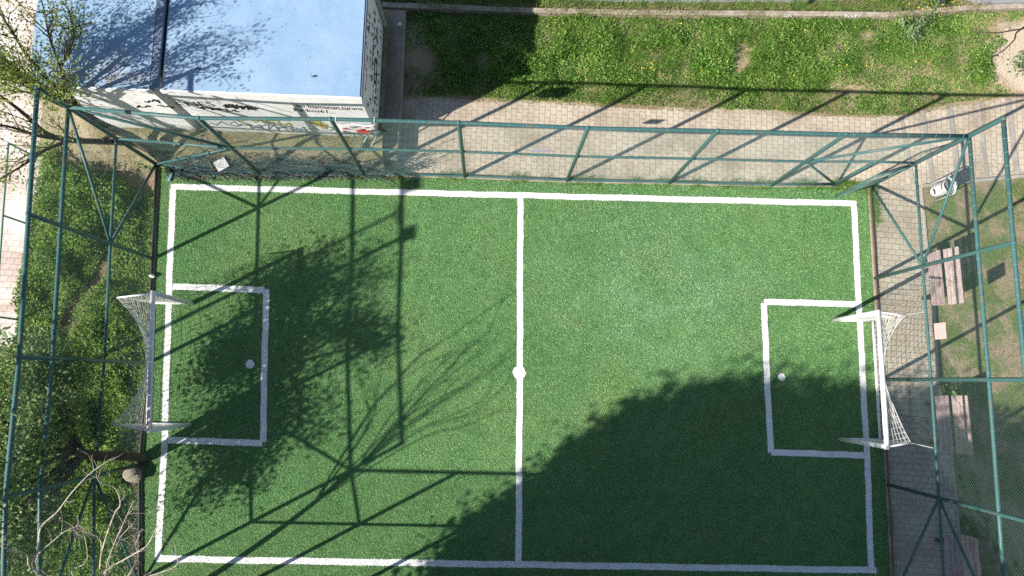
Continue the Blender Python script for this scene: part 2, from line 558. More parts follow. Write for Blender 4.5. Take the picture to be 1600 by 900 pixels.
def thing(name, label, cat, loc=(0, 0, 0), rz=0.0, group=None):
    o = bpy.data.objects.new(name, None)
    COL.objects.link(o)
    o.location = loc
    o.rotation_euler = (0, 0, rz)
    o.empty_display_size = 0.2
    return tag(o, label, cat, group)


def tag(o, label, cat=None, group=None, kind=None):
    o['label'] = label
    if cat:
        o['category'] = cat
    if group:
        o['group'] = group
    if kind:
        o['kind'] = kind
    return o


def struct(o, label, cat):
    return tag(o, label, cat, kind='structure')


def sheet(name, px, z, mat, label, cat, thick=0.0):
    pts = [at(u, v, 0) for u, v in px]
    b = MB()
    if thick:
        b.prism([(p.x, p.y) for p in pts], z - thick, z)
    else:
        b.poly([(p.x, p.y, z) for p in pts])
    return struct(b.build(name, mat), label, cat)


def vnoise(x, y, s, seed):
    """smooth value noise, numpy arrays in 0..1"""
    x = np.asarray(x) / s + seed * 17.3
    y = np.asarray(y) / s + seed * 9.1
    xi, yi = np.floor(x).astype(int), np.floor(y).astype(int)
    xf, yf = x - xi, y - yi
    xf, yf = xf * xf * (3 - 2 * xf), yf * yf * (3 - 2 * yf)

    def h(a, b):
        n = (a * 374761393 + b * 668265263 + seed * 1442695041) & 0x7fffffff
        n = ((n ^ (n >> 13)) * 1274126177) & 0x7fffffff
        return ((n ^ (n >> 16)) & 0xffff) / 65535.0
    return (h(xi, yi) * (1 - xf) + h(xi + 1, yi) * xf) * (1 - yf) + (h(xi, yi + 1) * (1 - xf) + h(xi + 1, yi + 1) * xf) * yf


def in_poly(x, y, poly):
    ins = np.zeros(len(x), bool)
    n = len(poly)
    for i in range(n):
        x1, y1 = poly[i][0], poly[i][1]
        x2, y2 = poly[(i + 1) % n][0], poly[(i + 1) % n][1]
        c = ((y1 > y) != (y2 > y)) & (x < (x2 - x1) * (y - y1) / (y2 - y1 + 1e-12) + x1)
        ins ^= c
    return ins


def seg_dist(x, y, line):
    d = np.full(len(x), 1e9)
    for (x1, y1), (x2, y2) in zip(line[:-1], line[1:]):
        dx, dy = x2 - x1, y2 - y1
        t = np.clip(((x - x1) * dx + (y - y1) * dy) / (dx * dx + dy * dy), 0, 1)
        d = np.minimum(d, np.hypot(x - x1 - t * dx, y - y1 - t * dy))
    return d


def W2(px):
    return [(at(u, v).x, at(u, v).y) for u, v in px]


def scatter(poly, n, seed):
    r = np.random.RandomState(seed)
    xs, ys = [p[0] for p in poly], [p[1] for p in poly]
    x = r.uniform(min(xs), max(xs), n)
    y = r.uniform(min(ys), max(ys), n)
    k = in_poly(x, y, poly)
    return x[k], y[k]


def raw_mesh(name, V, nper, mat, parent=None):
    """V: (n*nper,3) array, one nper-gon per group of vertices"""
    n = len(V) // nper
    me = bpy.data.meshes.new(name)
    me.vertices.add(len(V))
    me.vertices.foreach_set('co', np.ascontiguousarray(V, dtype=np.float32).ravel())
    me.loops.add(n * nper)
    me.loops.foreach_set('vertex_index', np.arange(n * nper, dtype=np.int32))
    me.polygons.add(n)
    me.polygons.foreach_set('loop_start', np.arange(0, n * nper, nper, dtype=np.int32))
    me.polygons.foreach_set('loop_total', np.full(n, nper, dtype=np.int32))
    me.update()
    me.validate()
    return link(name, me, mat, parent)


def blades(name, x, y, z, h, wd, lean, mat, seed, parent=None):
    """thin bent triangles standing on the ground"""
    r = np.random.RandomState(seed)
    n = len(x)
    a = r.uniform(0, 2 * np.pi, n)
    b = r.uniform(0, 2 * np.pi, n)
    V = np.zeros((n, 3, 3))
    P = np.stack([x, y, z], 1)
    s = np.stack([np.cos(a), np.sin(a), np.zeros(n)], 1) * (wd / 2)[:, None]
    V[:, 0] = P - s
    V[:, 1] = P + s
    ln = lean * r.uniform(0.3, 1.0, n) * h
    V[:, 2] = P + np.stack([np.cos(b) * ln, np.sin(b) * ln, h * r.uniform(0.6, 1, n)], 1)
    return raw_mesh(name, V.reshape(-1, 3), 3, mat, parent)


def leaf_quads(P, size, seed, up=0.6, aspect=0.55):
    """diamond leaves at points P facing roughly upward"""
    r = np.random.RandomState(seed)
    n = len(P)
    nrm = r.normal(size=(n, 3))
    nrm[:, 2] = np.abs(nrm[:, 2]) + up
    nrm /= np.linalg.norm(nrm, axis=1)[:, None]
    t = r.normal(size=(n, 3))
    t -= nrm * np.sum(t * nrm, 1)[:, None]
    t /= np.linalg.norm(t, axis=1)[:, None]
    bt = np.cross(nrm, t)
    s = (size * r.uniform(0.6, 1.3, n))[:, None]
    V = np.zeros((n, 4, 3))
    V[:, 0] = P - t * s * 0.5
    V[:, 1] = P + bt * s * aspect * 0.5 - t * s * 0.05
    V[:, 2] = P + t * s * 0.5
    V[:, 3] = P - bt * s * aspect * 0.5 - t * s * 0.05
    return V.reshape(-1, 3)


# ------------------------------------------------------------------ ground and paving
g = MB()
g.poly([(-150, -150, -0.06), (150, -150, -0.06), (150, 150, -0.06), (-150, 150, -0.06)])
struct(g.build('ground', M['ground']), 'bare brown soil with patches of short grass', 'ground')

# fence foot line: corners and posts (world x, y), mean of what the photo shows of each post
H1, H2, H3 = 2.156, 4.135, 5.176


def foot(*obs):
    ps = [at(u, v, h) for u, v, h in obs]
    return Vector((sum(p.x for p in ps) / len(ps), sum(p.y for p in ps) / len(ps), 0))


NW = foot((108, 167, H2), (57, 137, H3))
N1 = foot((403, 275, 0), (315, 180, H2))
N2 = foot((570, 272, 0), (515, 186, H2))
N3 = foot((728, 275, 0), (715, 193, H2))
N4 = foot((887, 281, 0), (917, 202, H2))
N5 = foot((1047, 285, 0), (1120, 205, H2))
N6 = foot((1208, 290, 0), (1318, 209, H2))
NG = foot((1297, 289, 0), (1373, 253, H1))
NE = foot((1515, 213, H2), (1567, 185, H3))
W1 = foot((172, 378, H1), (95, 352, H2), (45, 338, H3))
W2_ = foot((165, 565, H1), (80, 560, H2), (30, 557, H3))
W3 = foot((147, 745, H1), (62, 765, H2), (10, 775, H3))
E1 = foot((1440, 415, H1), (1530, 393, H2), (1583, 380, H3))
E2 = foot((1455, 593, H1), (1545, 593, H2))
E3 = foot((1465, 778, H1), (1563, 803, H2))
SW = foot((219, 906, 0))
SE = foot((1396, 926, 0))

turf_px = [pix(p) for p in (NW, N1, N2, N3, N4, N5, N6, NE, E1, E2, E3, SE, SW, W3, W2_, W1)]
sheet('turf', turf_px, 0.0, M['turf'], 'short green artificial turf inside the fence', 'turf')

path_px = [(622, 292), (628, 147), (700, 147), (800, 154), (900, 158), (1000, 163), (1100, 168), (1200, 170), (1330, 178),
           (1400, 178), (1483, 160), (1600, 147), (1800, 135), (1800, 268), (1600, 275), (1433, 291), (1360, 297)]
sheet('path', path_px, -0.014, M['paver'], 'beige interlocking paver path beyond the far fence', 'path')
epath_px = [(1352, 292), (1440, 290), (1450, 400), (1460, 480), (1467, 600), (1486, 700), (1496, 800), (1506, 900), (1520, 1010),
            (1410, 1010), (1392, 900), (1384, 760), (1376, 600), (1368, 440)]
sheet('path', epath_px, -0.010, M['paver_grey'], 'grey beige paver path beside the benches', 'path')
lawn_px = [(1440, 290), (1600, 275), (1900, 255), (1900, 1050), (1520, 1010), (1506, 900), (1496, 800), (1486, 700), (1467, 600), (1460, 480), (1450, 400)]
sheet('lawn', lawn_px, -0.022, M['lawn'], 'worn brown and green lawn behind the benches', 'lawn')
wpath_px = [(-260, -120), (60, -60), (60, 120), (82, 240), (52, 330), (34, 430), (22, 560), (0, 620), (-300, 640)]
sheet('pavement', wpath_px, -0.012, M['paver_pink'], 'bleached pink paver pavement outside the west fence', 'pavement')
dry_px = [(100, 205), (420, 196), (600, 205), (600, 285), (420, 285), (250, 266), (150, 255)]
road_px = [(560, -12), (985, 3), (1240, 3), (1400, -4), (1518, 1), (1530, 13), (1660, 13), (1900, 20), (1900, -150), (500, -150)]
sheet('road', road_px, -0.020, M['asphalt'], 'pale grey asphalt road beyond the grass', 'road')
# concrete strips crossing the paved corner, kerb along the lawn
for k, q in enumerate([[(1404, 178), (1410, 178), (1430, 288), (1423, 289)], [(1437, 172), (1444, 171), (1462, 286), (1454, 287)],
                       [(1479, 164), (1488, 163), (1502, 283), (1493, 284)], [(1524, 158), (1531, 157), (1546, 279), (1539, 280)],
                       [(1570, 153), (1579, 152), (1594, 276), (1585, 277)]]):
    sheet('kerb_strip', q, 0.002, M['concrete'], 'pale flush concrete strip across the paved corner', 'kerb')
b = MB()
kp = [at(*q) for q in [(1440, 291), (1520, 283), (1600, 275), (1800, 258)]]
for a, c in zip(kp[:-1], kp[1:]):
    d = (c - a)
    b.box(((a + c) / 2) + Vector((0, 0, 0.0)), (d.length, 0.09, 0.09), math.atan2(d.y, d.x))
struct(b.build('kerb', M['concrete'], bevel=0.01), 'thin concrete kerb between paving and lawn', 'kerb')
b = MB()
kp = [at(*q) for q in [(1440, 294), (1450, 400), (1460, 480), (1467, 600), (1486, 700), (1496, 800), (1506, 900), (1520, 1010)]]
for a, c in zip(kp[:-1], kp[1:]):
    d = (c - a)
    b.box(((a + c) / 2) + Vector((0, 0, -0.02)), (d.length + 0.01, 0.06, 0.06), math.atan2(d.y, d.x))
struct(b.build('kerb', M['concrete'], bevel=0.008), 'narrow concrete edging beside the benches', 'kerb')

# grass bank: gently mounded terrain
bank_px = [(634, 20), (800, 26), (1000, 29), (1200, 30), (1390, 32), (1500, 22), (1620, 16), (1800, 10), (1800, 134), (1600, 150), (1483, 162), (1400, 181),
           (1330, 180), (1200, 172), (1100, 170), (1000, 165), (900, 160), (800, 156), (700, 149), (634, 150)]
BANK = W2(bank_px)


def bank_h(x, y):
    yb = at(1000, 165).y
    yt = at(1000, 29).y
    t = np.clip((np.asarray(y) - yb) / (yt - yb), 0, 1)
    return 0.10 * np.sin(np.pi * t) * (0.5 + vnoise(x, y, 0.9, 3)) - 0.016


b = MB()
gx0, gx1 = at(634, 20).x, at(1800, 20).x
nx, ny = 150, 24
idx = {}
lo = W2([(634, 150), (700, 149), (800, 156), (900, 160), (1000, 165), (1100, 170), (1200, 172), (1330, 180), (1400, 181), (1483, 162), (1600, 150), (1800, 134)])
hi = W2([(634, 20), (800, 26), (1000, 29), (1200, 30), (1390, 32), (1500, 22), (1620, 16), (1800, 10)])


def interp(line, x):
    return np.interp(x, [p[0] for p in line], [p[1] for p in line])


for i in range(nx + 1):
    x = gx0 + (gx1 - gx0) * i / nx
    y0, y1 = interp(lo, x) - 0.04 + 0.16 * (vnoise([x], [3.0], 0.45, 21)[0] - 0.5), interp(hi, x)
    for j in range(ny + 1):
        y = y0 + (y1 - y0) * j / ny
        b.v.append(Vector((x, y, float(bank_h(np.array([x]), np.array([y]))[0]) - (0.0 if j else 0.01) + 0.01)))
for i in range(nx):
    for j in range(ny):
        k = i * (ny + 1) + j
        b.f.append([k, k + ny + 1, k + ny + 2, k + 1])
struct(b.build('bank', M['bank'], smooth=True), 'grassy bank of soil beyond the paver path', 'bank')

# ------------------------------------------------------------------ painted pitch lines
LINES = MB()
NS = [0]
SEGS = []


def stripe(p, q, wd=0.155, ext=0.0):
    """one white line with a frayed edge"""
    NS[0] += 1
    a, c = at(*p), at(*q)
    d = (c - a).normalized()
    a, c = a - d * ext, c + d * ext
    SEGS.append((a.x, a.y, c.x, c.y, wd / 2))
    nrm = Vector((-d.y, d.x, 0))
    L = (c - a).length
    n = int(L / 0.022)
    i0 = len(LINES.v)
    for k in range(n + 1):
        p0 = a + d * (L * k / n)
        wob = 0.006 * math.sin(k * 0.05) + 0.004 * math.sin(k * 0.17)
        for s in (-1, 1):
            e = wd / 2 + random.gauss(0, 0.003)
            pt = p0 + nrm * (s * e + wob)
            LINES.v.append(Vector((pt.x, pt.y, 0.003 + 0.0006 * NS[0])))
    for k in range(n):
        j = i0 + 2 * k
        LINES.f.append([j, j + 1, j + 3, j + 2])


def dot(u, v, r):
    c = at(u, v)
    SEGS.append((c.x - 0.001, c.y, c.x + 0.001, c.y, r))
    pts = []
    for k in range(60):
        a = 2 * math.pi * k / 60
        e = r + random.gauss(0, 0.008)
        pts.append((c.x + e * math.cos(a), c.y + e * math.sin(a), 0.015))
    LINES.poly(pts)


stripe((270, 292), (1335, 318), ext=0.05)
stripe((247, 873), (1366, 891), ext=0.05)
segs_vert = [((270, 296), (264, 460)), ((264, 460), (257, 690)), ((257, 690), (247, 870)), ((1334, 322), (1343, 500)), ((1343, 500), (1354, 700)), ((1354, 700), (1361, 887)), ((813, 310), (812, 582)), ((812, 582), (810, 879)),
             ((416, 452), (411, 691)), ((1193, 474), (1204, 707))]
for s in segs_vert:
    stripe(*s)
for s in [((270, 448), (414, 453)), ((262, 688), (410, 692)), ((1194, 472), (1337, 475)), ((1205, 707), (1350, 711))]:
    stripe(*s)
dot(811, 582, 0.165)
dot(391, 569, 0.11)
dot(1221, 589, 0.095)
struct(LINES.build('pitch_lines', M['line']), 'white frayed lines and spots marking the small pitch', 'pitch lines')

# ------------------------------------------------------------------ fences


def up(p, z):
    return Vector((p.x, p.y, z))


def chain_mesh(poly, z0, H, pitch=0.066, r=0.0015, seed=1, holes=None, bulge=0.035):
    """two layers of diagonal wires following the posts"""
    mb = MB()
    s = [0.0]
    for a, c in zip(poly[:-1], poly[1:]):
        s.append(s[-1] + (c - a).length)
    S = s[-1]
    rr = np.random.RandomState(seed)
    ph = rr.uniform(0, 6, 4)

    def pt(q, z):
        q = min(max(q, 0), S - 1e-6)
        for k in range(len(poly) - 1):
            if q <= s[k + 1]:
                t = (q - s[k]) / (s[k + 1] - s[k])
                p = poly[k].lerp(poly[k + 1], t)
                d = (poly[k + 1] - poly[k]).normalized()
                nn = Vector((-d.y, d.x, 0))
                o = bulge * (math.sin(q * 1.9 + ph[0]) * math.sin(z * 1.5 + ph[1]) + 0.5 * math.sin(q * 4.3 + ph[2] + z * 2.1))
                return Vector((p.x, p.y, z)) + nn * o
    zs = 1.06
    for sgn in (-1, 1):
        q0 = -H / zs
        while q0 < S + H / zs:
            pts = []
            nseg = int(H / 0.42)
            for k in range(nseg + 1):
                z = H * k / nseg
                q = q0 + sgn * z / zs + (H / zs if sgn < 0 else 0)
                inside = -0.001 <= q <= S + 0.001
                if inside and holes:
                    for (qa, qb, za, zb) in holes:
                        if qa < q < qb and za < z < zb:
                            inside = False
                if inside:
                    pts.append(pt(q, z0 + z) + Vector((0, 0, 0)))
                else:
                    if len(pts) > 1:
                        mb.tube(pts, r, 3, False)
                    pts = []
            if len(pts) > 1:
                mb.tube(pts, r, 3, False)
            q0 += pitch
    return mb


def ties(mb, poly, z, r, step=0.27):
    for a, c in zip(poly[:-1], poly[1:]):
        d = (c - a)
        n = max(1, int(d.length / step))
        for k in range(n):
            p = a.lerp(c, (k + 0.5) / n)
            e = d.normalized() * 0.006
            mb.tube([up(p, z) - e, up(p, z) + e], r, 8)


def fence(name, label, posts, hts, corner, rails, top, braces, seed, owned, holes=None, bottom_mat=None):
    """posts: every foot along the side; owned: the feet whose posts belong to this side"""
    f = thing(name, label, 'fence', posts[0])
    inv = -Vector(posts[0])

    def L(ps):
        return [p + inv for p in ps]
    for p in owned:
        h = hts(p)
        mb = MB()
        mb.tube(L([up(p, -0.1), up(p, h - 0.03), up(p, h + 0.035), up(p, h + 0.06)]), [0.046, 0.046, 0.044, 0.02], 12)
        mb.build('post', M['green'], f, smooth=True)
    for (nm, z, r, pl) in rails:
        MB().tube(L([up(p, z) for p in pl]), r, 10).build(nm, bottom_mat if (bottom_mat and nm == 'bottom_rail') else M['green'], f, smooth=True)
    for (a, c) in braces:
        MB().tube(L([a, c]), 0.031, 10).build('brace', M['green'], f, smooth=True)
    mb = chain_mesh(L(posts), 0.03, top - 0.05, seed=seed, holes=holes)
    for (nm, z, r, pl) in rails:
        if nm != 'bottom_rail':
            ties(mb, L(pl), z, r + 0.004)
    mb.build('wire_mesh', M['wire'], f)
    return f


nposts = [NW, N1, N2, N3, N4, N5, N6, NG, NE]
PSTOP = {id(NG): H1}
sN = (NG - NW).length
fN = fence('chain_link_fence', 'long green chain link fence between the turf and the beige paver path', nposts,
           lambda p: H1 if p is NG else H2, None,
           [('top_rail', H2, 0.042, [NW, N1, N2, N3, N4, N5, N6, NE]), ('mid_rail', H1, 0.032, nposts),
            ('bottom_rail', 0.06, 0.028, [NW, N1, N2, N3, N4, N5, N6, NG])], H2,
           [(up(N1, H1), up(NW, H2)), (up(N1, H1), up(NW, 0.1)), (up(N6, H1), up(NE, H2)), (up(N6, H1), up(NG, 0.1))], 3,
           [N1, N2, N3, N4, N5, N6, NG], holes=[(sN + 0.05, 99, -1, H1)])
# corner posts belong to the end fences
wposts = [NW, W1, W2_, W3, SW]
fW = fence('chain_link_fence', 'tall green chain link fence behind the goal on the weedy side', wposts, lambda p: H3, None,
           [('top_rail', H3, 0.043, wposts), ('upper_rail', H2, 0.040, wposts), ('mid_rail', H1, 0.032, wposts), ('bottom_rail', 0.06, 0.03, wposts)], H3,
           [(up(W1, H1), up(NW, H2)), (up(W1, H1), up(NW, 0.1)), (up(W3, H1), up(SW, H2)), (up(W3, H1), up(SW, 0.1))], 5, wposts,
           bottom_mat=M['dark_steel'])
eposts = [NE, E1, E2, E3, SE]
fE = fence('chain_link_fence', 'tall green chain link fence between a goal and the wooden benches', eposts, lambda p: H3, None,
           [('top_rail', H3, 0.043, eposts), ('upper_rail', H2, 0.040, eposts), ('mid_rail', H1, 0.032, eposts), ('bottom_rail', 0.06, 0.022, eposts)], H3,
           [(up(E1, H1), up(NE, H2)), (up(E1, H1), up(NE, 0.1)), (up(E3, H1), up(SE, H2)), (up(E3, H1), up(SE, 0.1))], 7, eposts,
           bottom_mat=M['rust'])
sposts = [SW] + [SW.lerp(SE, k / 7) for k in range(1, 7)] + [SE]
fS = fence('chain_link_fence', 'green chain link fence along the near touch line at the bottom edge', sposts, lambda p: H2, None,
           [('top_rail', H2, 0.042, sposts), ('mid_rail', H1, 0.032, sposts), ('bottom_rail', 0.06, 0.03, sposts)], H2,
           [(up(sposts[1], H1), up(SW, H2)), (up(sposts[6], H1), up(SE, H2))], 9, sposts[1:-1])

# open gate leaf, hinged on the north-east corner post: a part of the far fence
gp = [up(NE, 0.08) + Vector((-0.06, -0.03, 0)), at(1306, 307, 0.08)]
gate = MB()
ga, gb = gp
gate.tube([ga, gb], 0.022, 8).tube([up(ga, 2.0), up(gb, 2.0)], 0.022, 8).tube([ga, up(ga, 2.0)], 0.022, 8).tube([gb, up(gb, 2.0)], 0.022, 8)
gate.tube([up(ga, 1.05), up(gb, 1.05)], 0.018, 8)
G = gate.build('gate', M['green'], fN, smooth=True, local=False)
cm = chain_mesh([Vector((ga.x, ga.y, 0)), Vector((gb.x, gb.y, 0))], 0.1, 1.88, seed=4, bulge=0.01)
cm.build('wire_mesh', M['wire'], G, local=False)

# kerb the fence stands on, low dark edging
for nm, pl, mt, lab in (('kerb', wposts, M['concrete_dark'], 'dark low kerb under the fence on the weedy side'),
                        ('kerb', nposts, M['concrete_dark'], 'low dirty kerb under the fence by the paver path'),
                        ('kerb', eposts, M['concrete_dark'], 'low dark kerb under the fence by the benches'),
                        ('kerb', [SW, SE], M['concrete_dark'], 'dark kerb along the near touch line')):
    b = MB()
    for a, c in zip(pl[:-1], pl[1:]):
        d = c - a
        nrm = Vector((-d.y, d.x, 0)).normalized()
        b.box((a + c) / 2 + Vector((0, 0, -0.02)), (d.length, 0.10, 0.09), math.atan2(d.y, d.x))
    struct(b.build(nm, mt, bevel=0.01), lab, 'kerb')

# ------------------------------------------------------------------ things hung on the fences
dN = (N3 - N2).normalized()
nN = Vector((dN.y, -dN.x, 0))
bl = at(523, 182, H2 - 0.05)
bc = at(582, 187, H2 - 0.05)
p0 = N2 + dN * 0.10
sgn = thing('banner', 'white banner with red shapes tied below the far fence rail near the building', 'banner', up(p0, 3.55), math.atan2(dN.y, dN.x))
b = MB()
nn = 12
for i in range(nn + 1):
    for j in range(7):
        b.v.append(Vector((0.80 * i / nn, -0.075 + 0.018 * math.sin(i * 0.9 + j * 0.5), 0.5 * j / 6)))
for i in range(nn):
    for j in range(6):
        k = i * 7 + j
        b.f.append([k, k + 7, k + 8, k + 1])
o = b.build('cloth', M['white_card'], sgn, smooth=True)
s_ = o.modifiers.new('solid', 'SOLIDIFY')
s_.thickness = 0.004


def blob(mb, cx, cz, rx, rz, y, seed):
    r = random.Random(seed)
    mb.poly([(cx + rx * (1 + r.uniform(-.25, .25)) * math.cos(a), y, cz + rz * (1 + r.uniform(-.25, .25)) * math.sin(a)) for a in [2 * math.pi * k / 14 for k in range(14)]])


for k, (nm, mt, cx_, cz_, rx_, rz_) in enumerate([('red_shape', 'red', 0.42, 0.17, 0.075, 0.10), ('red_shape', 'red', 0.55, 0.13, 0.07, 0.09), ('red_shape', 'red', 0.14, 0.30, 0.06, 0.05),
                                                  ('red_shape', 'red', 0.60, 0.40, 0.06, 0.035), ('grey_shape', 'graffiti_grey', 0.34, 0.40, 0.09, 0.03),
                                                  ('grey_shape', 'graffiti_grey', 0.69, 0.2, 0.05, 0.09), ('grey_shape', 'graffiti_grey', 0.22, 0.26, 0.05, 0.02)]):
    mb = MB()
    blob(mb, cx_, cz_, rx_, rz_, -0.102 - 0.0007 * k, k + 1)
    mb.build(nm, M[mt], sgn)
for x in (0.01, 0.79):
    MB().tube([(x, -0.07, 0.49), (x, -0.05, 0.63), (x, 0.05, 0.63)], 0.008, 6).build('tie', M['net'], sgn)

# lilac plate on the far fence, pink plate on the bench-side fence
pq = at(845, 230, 2.75)
t_ = (pq.x - N3.x) / (N4.x - N3.x)
pp = N3.lerp(N4, t_)
o = MB().box((0, 0, 0), (0.42, 0.012, 0.20)).build('plate', M['lilac'], bevel=0.004)
o.location = up(pp, 2.65) - Vector((dN.y, -dN.x, 0)) * -0.05
o.rotation_euler = (0, 0, math.atan2(dN.y, dN.x))
tag(o, 'faded lilac plate wired to the mesh of the far fence', 'plate')
dE = (E2 - E1).normalized()
pe = at(1470, 517, 2.75)
te = (pe.y - E1.y) / (E2.y - E1.y)
pp = E1.lerp(E2, te)
o = MB().box((0, 0, 0), (0.36, 0.012, 0.42)).build('plate', M['pink'], bevel=0.004)
o.location = up(pp, 2.72) + Vector((-0.05, 0, 0))
o.rotation_euler = (0, 0, math.atan2(dE.y, dE.x))
tag(o, 'pale pink square plate wired to the fence in front of the benches', 'plate')

# loose dark netting slumped along the foot of the far fence
mb = MB()
rr = random.Random(5)
NETY = at(420, 266).y
for k in range(380):
    u0 = rr.uniform(255, 640)
    base = at(u0, 268 + rr.uniform(-16, 6))
    pts = []
    an = rr.uniform(-0.5, 0.5)
    for j in range(7):
        q = j * rr.uniform(0.05, 0.14)
        pts.append((base.x + q * math.cos(an) + rr.uniform(-.03, .03), base.y + q * math.sin(an) + rr.uniform(-.03, .03), 0.02 + 0.10 * rr.random() + 0.06 * abs(math.sin(j + k)) + max(0.0, (base.y + q * math.sin(an) - NETY) * 0.9)))
    mb.tube(pts, 0.006, 3, False)
sl = [up(N1.lerp(N2, k / 16), 0.75 - 0.45 * math.sin(math.pi * k / 16)) + Vector((0, 0.07, 0)) for k in range(17)]
mb.tube(sl, 0.016, 6)
o = mb.build('loose_netting', M['netting'])
tag(o, 'dark blue loose netting slumped along the foot of the far fence', 'netting')

# ------------------------------------------------------------------ goals


def goal(label, b1, b2, out, stub1, stub2, ropes, power, power2, belly):
    """b1, b2: post feet (pixels); out: +1/-1 world x direction away from the pitch"""
    HG = 2.22
    A, B = at(*b1), at(*b2)
    mid = (A + B) / 2
    g_ = thing('football_goal', label, 'goal', mid)
    A, B = A - mid, B - mid
    o3 = -mid
    R = 0.055
    for p in (A, B):
        MB().tube([up(p, 0), up(p, HG)], R, 14).build('post', M['white'], g_, smooth=True)
    d = (B - A).normalized()
    MB().tube([up(A, HG) - d * R, up(B, HG) + d * R], R, 14).build('crossbar', M['white'], g_, smooth=True)
    x = Vector((out, 0, 0))
    D = 1.0
    for p in (A, B):
        MB().tube([up(p, 0.045), up(p + x * D, 0.045)], 0.036, 10).build('base_bar', M['white'], g_, smooth=True)
    MB().tube([up(A + x * D, 0.045) - d * 0.03, up(B + x * D, 0.045) + d * 0.03], 0.036, 10).build('rear_bar', M['white'], g_, smooth=True)
    S = []
    for p, st in ((A, stub1), (B, stub2)):
        e = at(st[0], st[1], HG) + o3
        S.append(e)
        MB().tube([up(p, HG), e], [0.024, 0.018], 8).build('net_arm', M['white'], g_, smooth=True)
    # net: roof panel, back panel, side panels
    mb = MB()
    nv = 24
    nu = 6

    def edge(t):
        base = up(A, HG).lerp(up(B, HG), t)
        ln = S[0].lerp(S[1], t) - base
        k = abs(2 * t - 1) ** (power if t < 0.5 else power2)
        sag = 0.22 * (1 - k)
        return base + ln * (belly + (1 - belly) * k) - Vector((0, 0, sag)), k
    roof = []
    for i in range(nv + 1):
        t = i / nv
        e, k = edge(t)
        top = up(A, HG).lerp(up(B, HG), t) + Vector((out * R * 0.8, 0, -0.01))
        roof.append([top.lerp(e, j / nu) - Vector((0, 0, 0.05 * math.sin(math.pi * j / nu))) for j in range(nu + 1)])
    back = []
    nb = 13
    for i in range(nv + 1):
        t = i / nv
        e, k = edge(t)
        bot = up(A + x * D, 0.05).lerp(up(B + x * D, 0.05), t)
        back.append([e.lerp(bot, j / nb) + Vector((out * 0.06 * math.sin(math.pi * j / nb), 0, 0)) for j in range(nb + 1)])
    cr = 0.0042
    for Gd in (roof, back):
        for i, rw in enumerate(Gd):
            mb.tube(rw, cr, 4, False)
        for j in range(len(Gd[0])):
            mb.tube([Gd[i][j] for i in range(nv + 1)], cr * (1.6 if (Gd is roof and j == nu) else 1), 4, False)
    for p, e, rw in ((A, S[0], back[0]), (B, S[1], back[-1])):
        for j in range(0, 13):
            t = j / 12
            q = up(p, HG).lerp(up(p, 0.05), t) + Vector((out * 0.05, 0, 0))
            r_ = rw[min(nb, int(round(t * nb)))]
            mb.tube([q.lerp(r_, s / 5) - Vector((0, 0, 0.05 * math.sin(math.pi * s / 5))) for s in range(6)], cr, 4, False)
        for s in range(1, 9):
            q = up(p, HG).lerp(e, s / 9)
            q2 = (p + x * D * s / 9)
            mb.tube([q, Vector((q2.x, q2.y, 0.06))], cr, 4, False)
    mb.build('net', M['net'], g_)
    for (s, q) in ropes:
        MB().tube([S[s], at(*q) + o3], 0.008, 6).build('rope', M['net'], g_)
    return g_


goal('white goal on the weedy side, half in the shade of the tree', (300, 474), (296, 663), -1, (183, 465), (174, 663), [], 1.8, 1.7, 0.20)
goal('white goal beside the paver path, roped to the fence by the benches', (1303, 500), (1313, 686), 1, (1415, 492), (1423, 692),
     [(0, (1446, 487, H1)), (1, (1458, 700, H1))], 2.6, 1.35, 0.30)

# ------------------------------------------------------------------ building
Z0 = 0.7                                  # the building stands on a terrace above the pitch
P_SE = at(590, 214, Z0)
P_NE = at(600, 75, Z0)
BT = min((abs(pix((P_SE.x, P_SE.y, h))[1] - 151) + abs(pix((P_SE.x, P_SE.y, h))[0] - 563), h) for h in [1.8 + 0.02 * k for k in range(100)])[1]
BH = BT - Z0                              # wall height
tSW = at(44, 131, BT)
ax = (P_SE - Vector((tSW.x, tSW.y, Z0)))
BL = ax.length
brz = math.atan2(ax.y, ax.x)
BD = 2.95
tJ = at(243, 134, BT)
XJ = (Vector((tJ.x, tJ.y, Z0)) - P_SE).length            # joint distance from the east corner
jw = 0.15
ROOF_WORN = (at(185, 120, BT).x, at(185, 120, BT).y)
M['roof'] = m_roof()
print('building', BH, BL, XJ, (P_NE - P_SE).length)


def building(label, x0, x1, depth, hh):
    """a flat-roofed block, local x from x0 to x1 (east corner at 0), front wall at y=0"""
    t = thing('flat_roofed_building', label, 'building', P_SE, brz)
    cx = (x0 + x1) / 2
    MB().box((cx, depth / 2, hh / 2 - 0.06), (x1 - x0, depth, hh - 0.12 + 0.0)).build('wall', M['wall'], t)
    r = MB().box((cx, depth / 2, hh - 0.01), (x1 - x0 + 0.02, depth + 0.02, 0.05))
    r.build('roof', M['roof'], t)
    for fy_ in (-0.025, depth + 0.025):
        MB().box((cx, fy_, hh - 0.07), (x1 - x0 + 0.10, 0.05, 0.15)).build('fascia', M['fascia'], t, bevel=0.006)
    e = MB()
    e.box((x1 + 0.027, depth / 2, hh - 0.07), (0.046, depth - 0.004, 0.13))
    e.build('end_trim', M['flashing'], t)
    return t


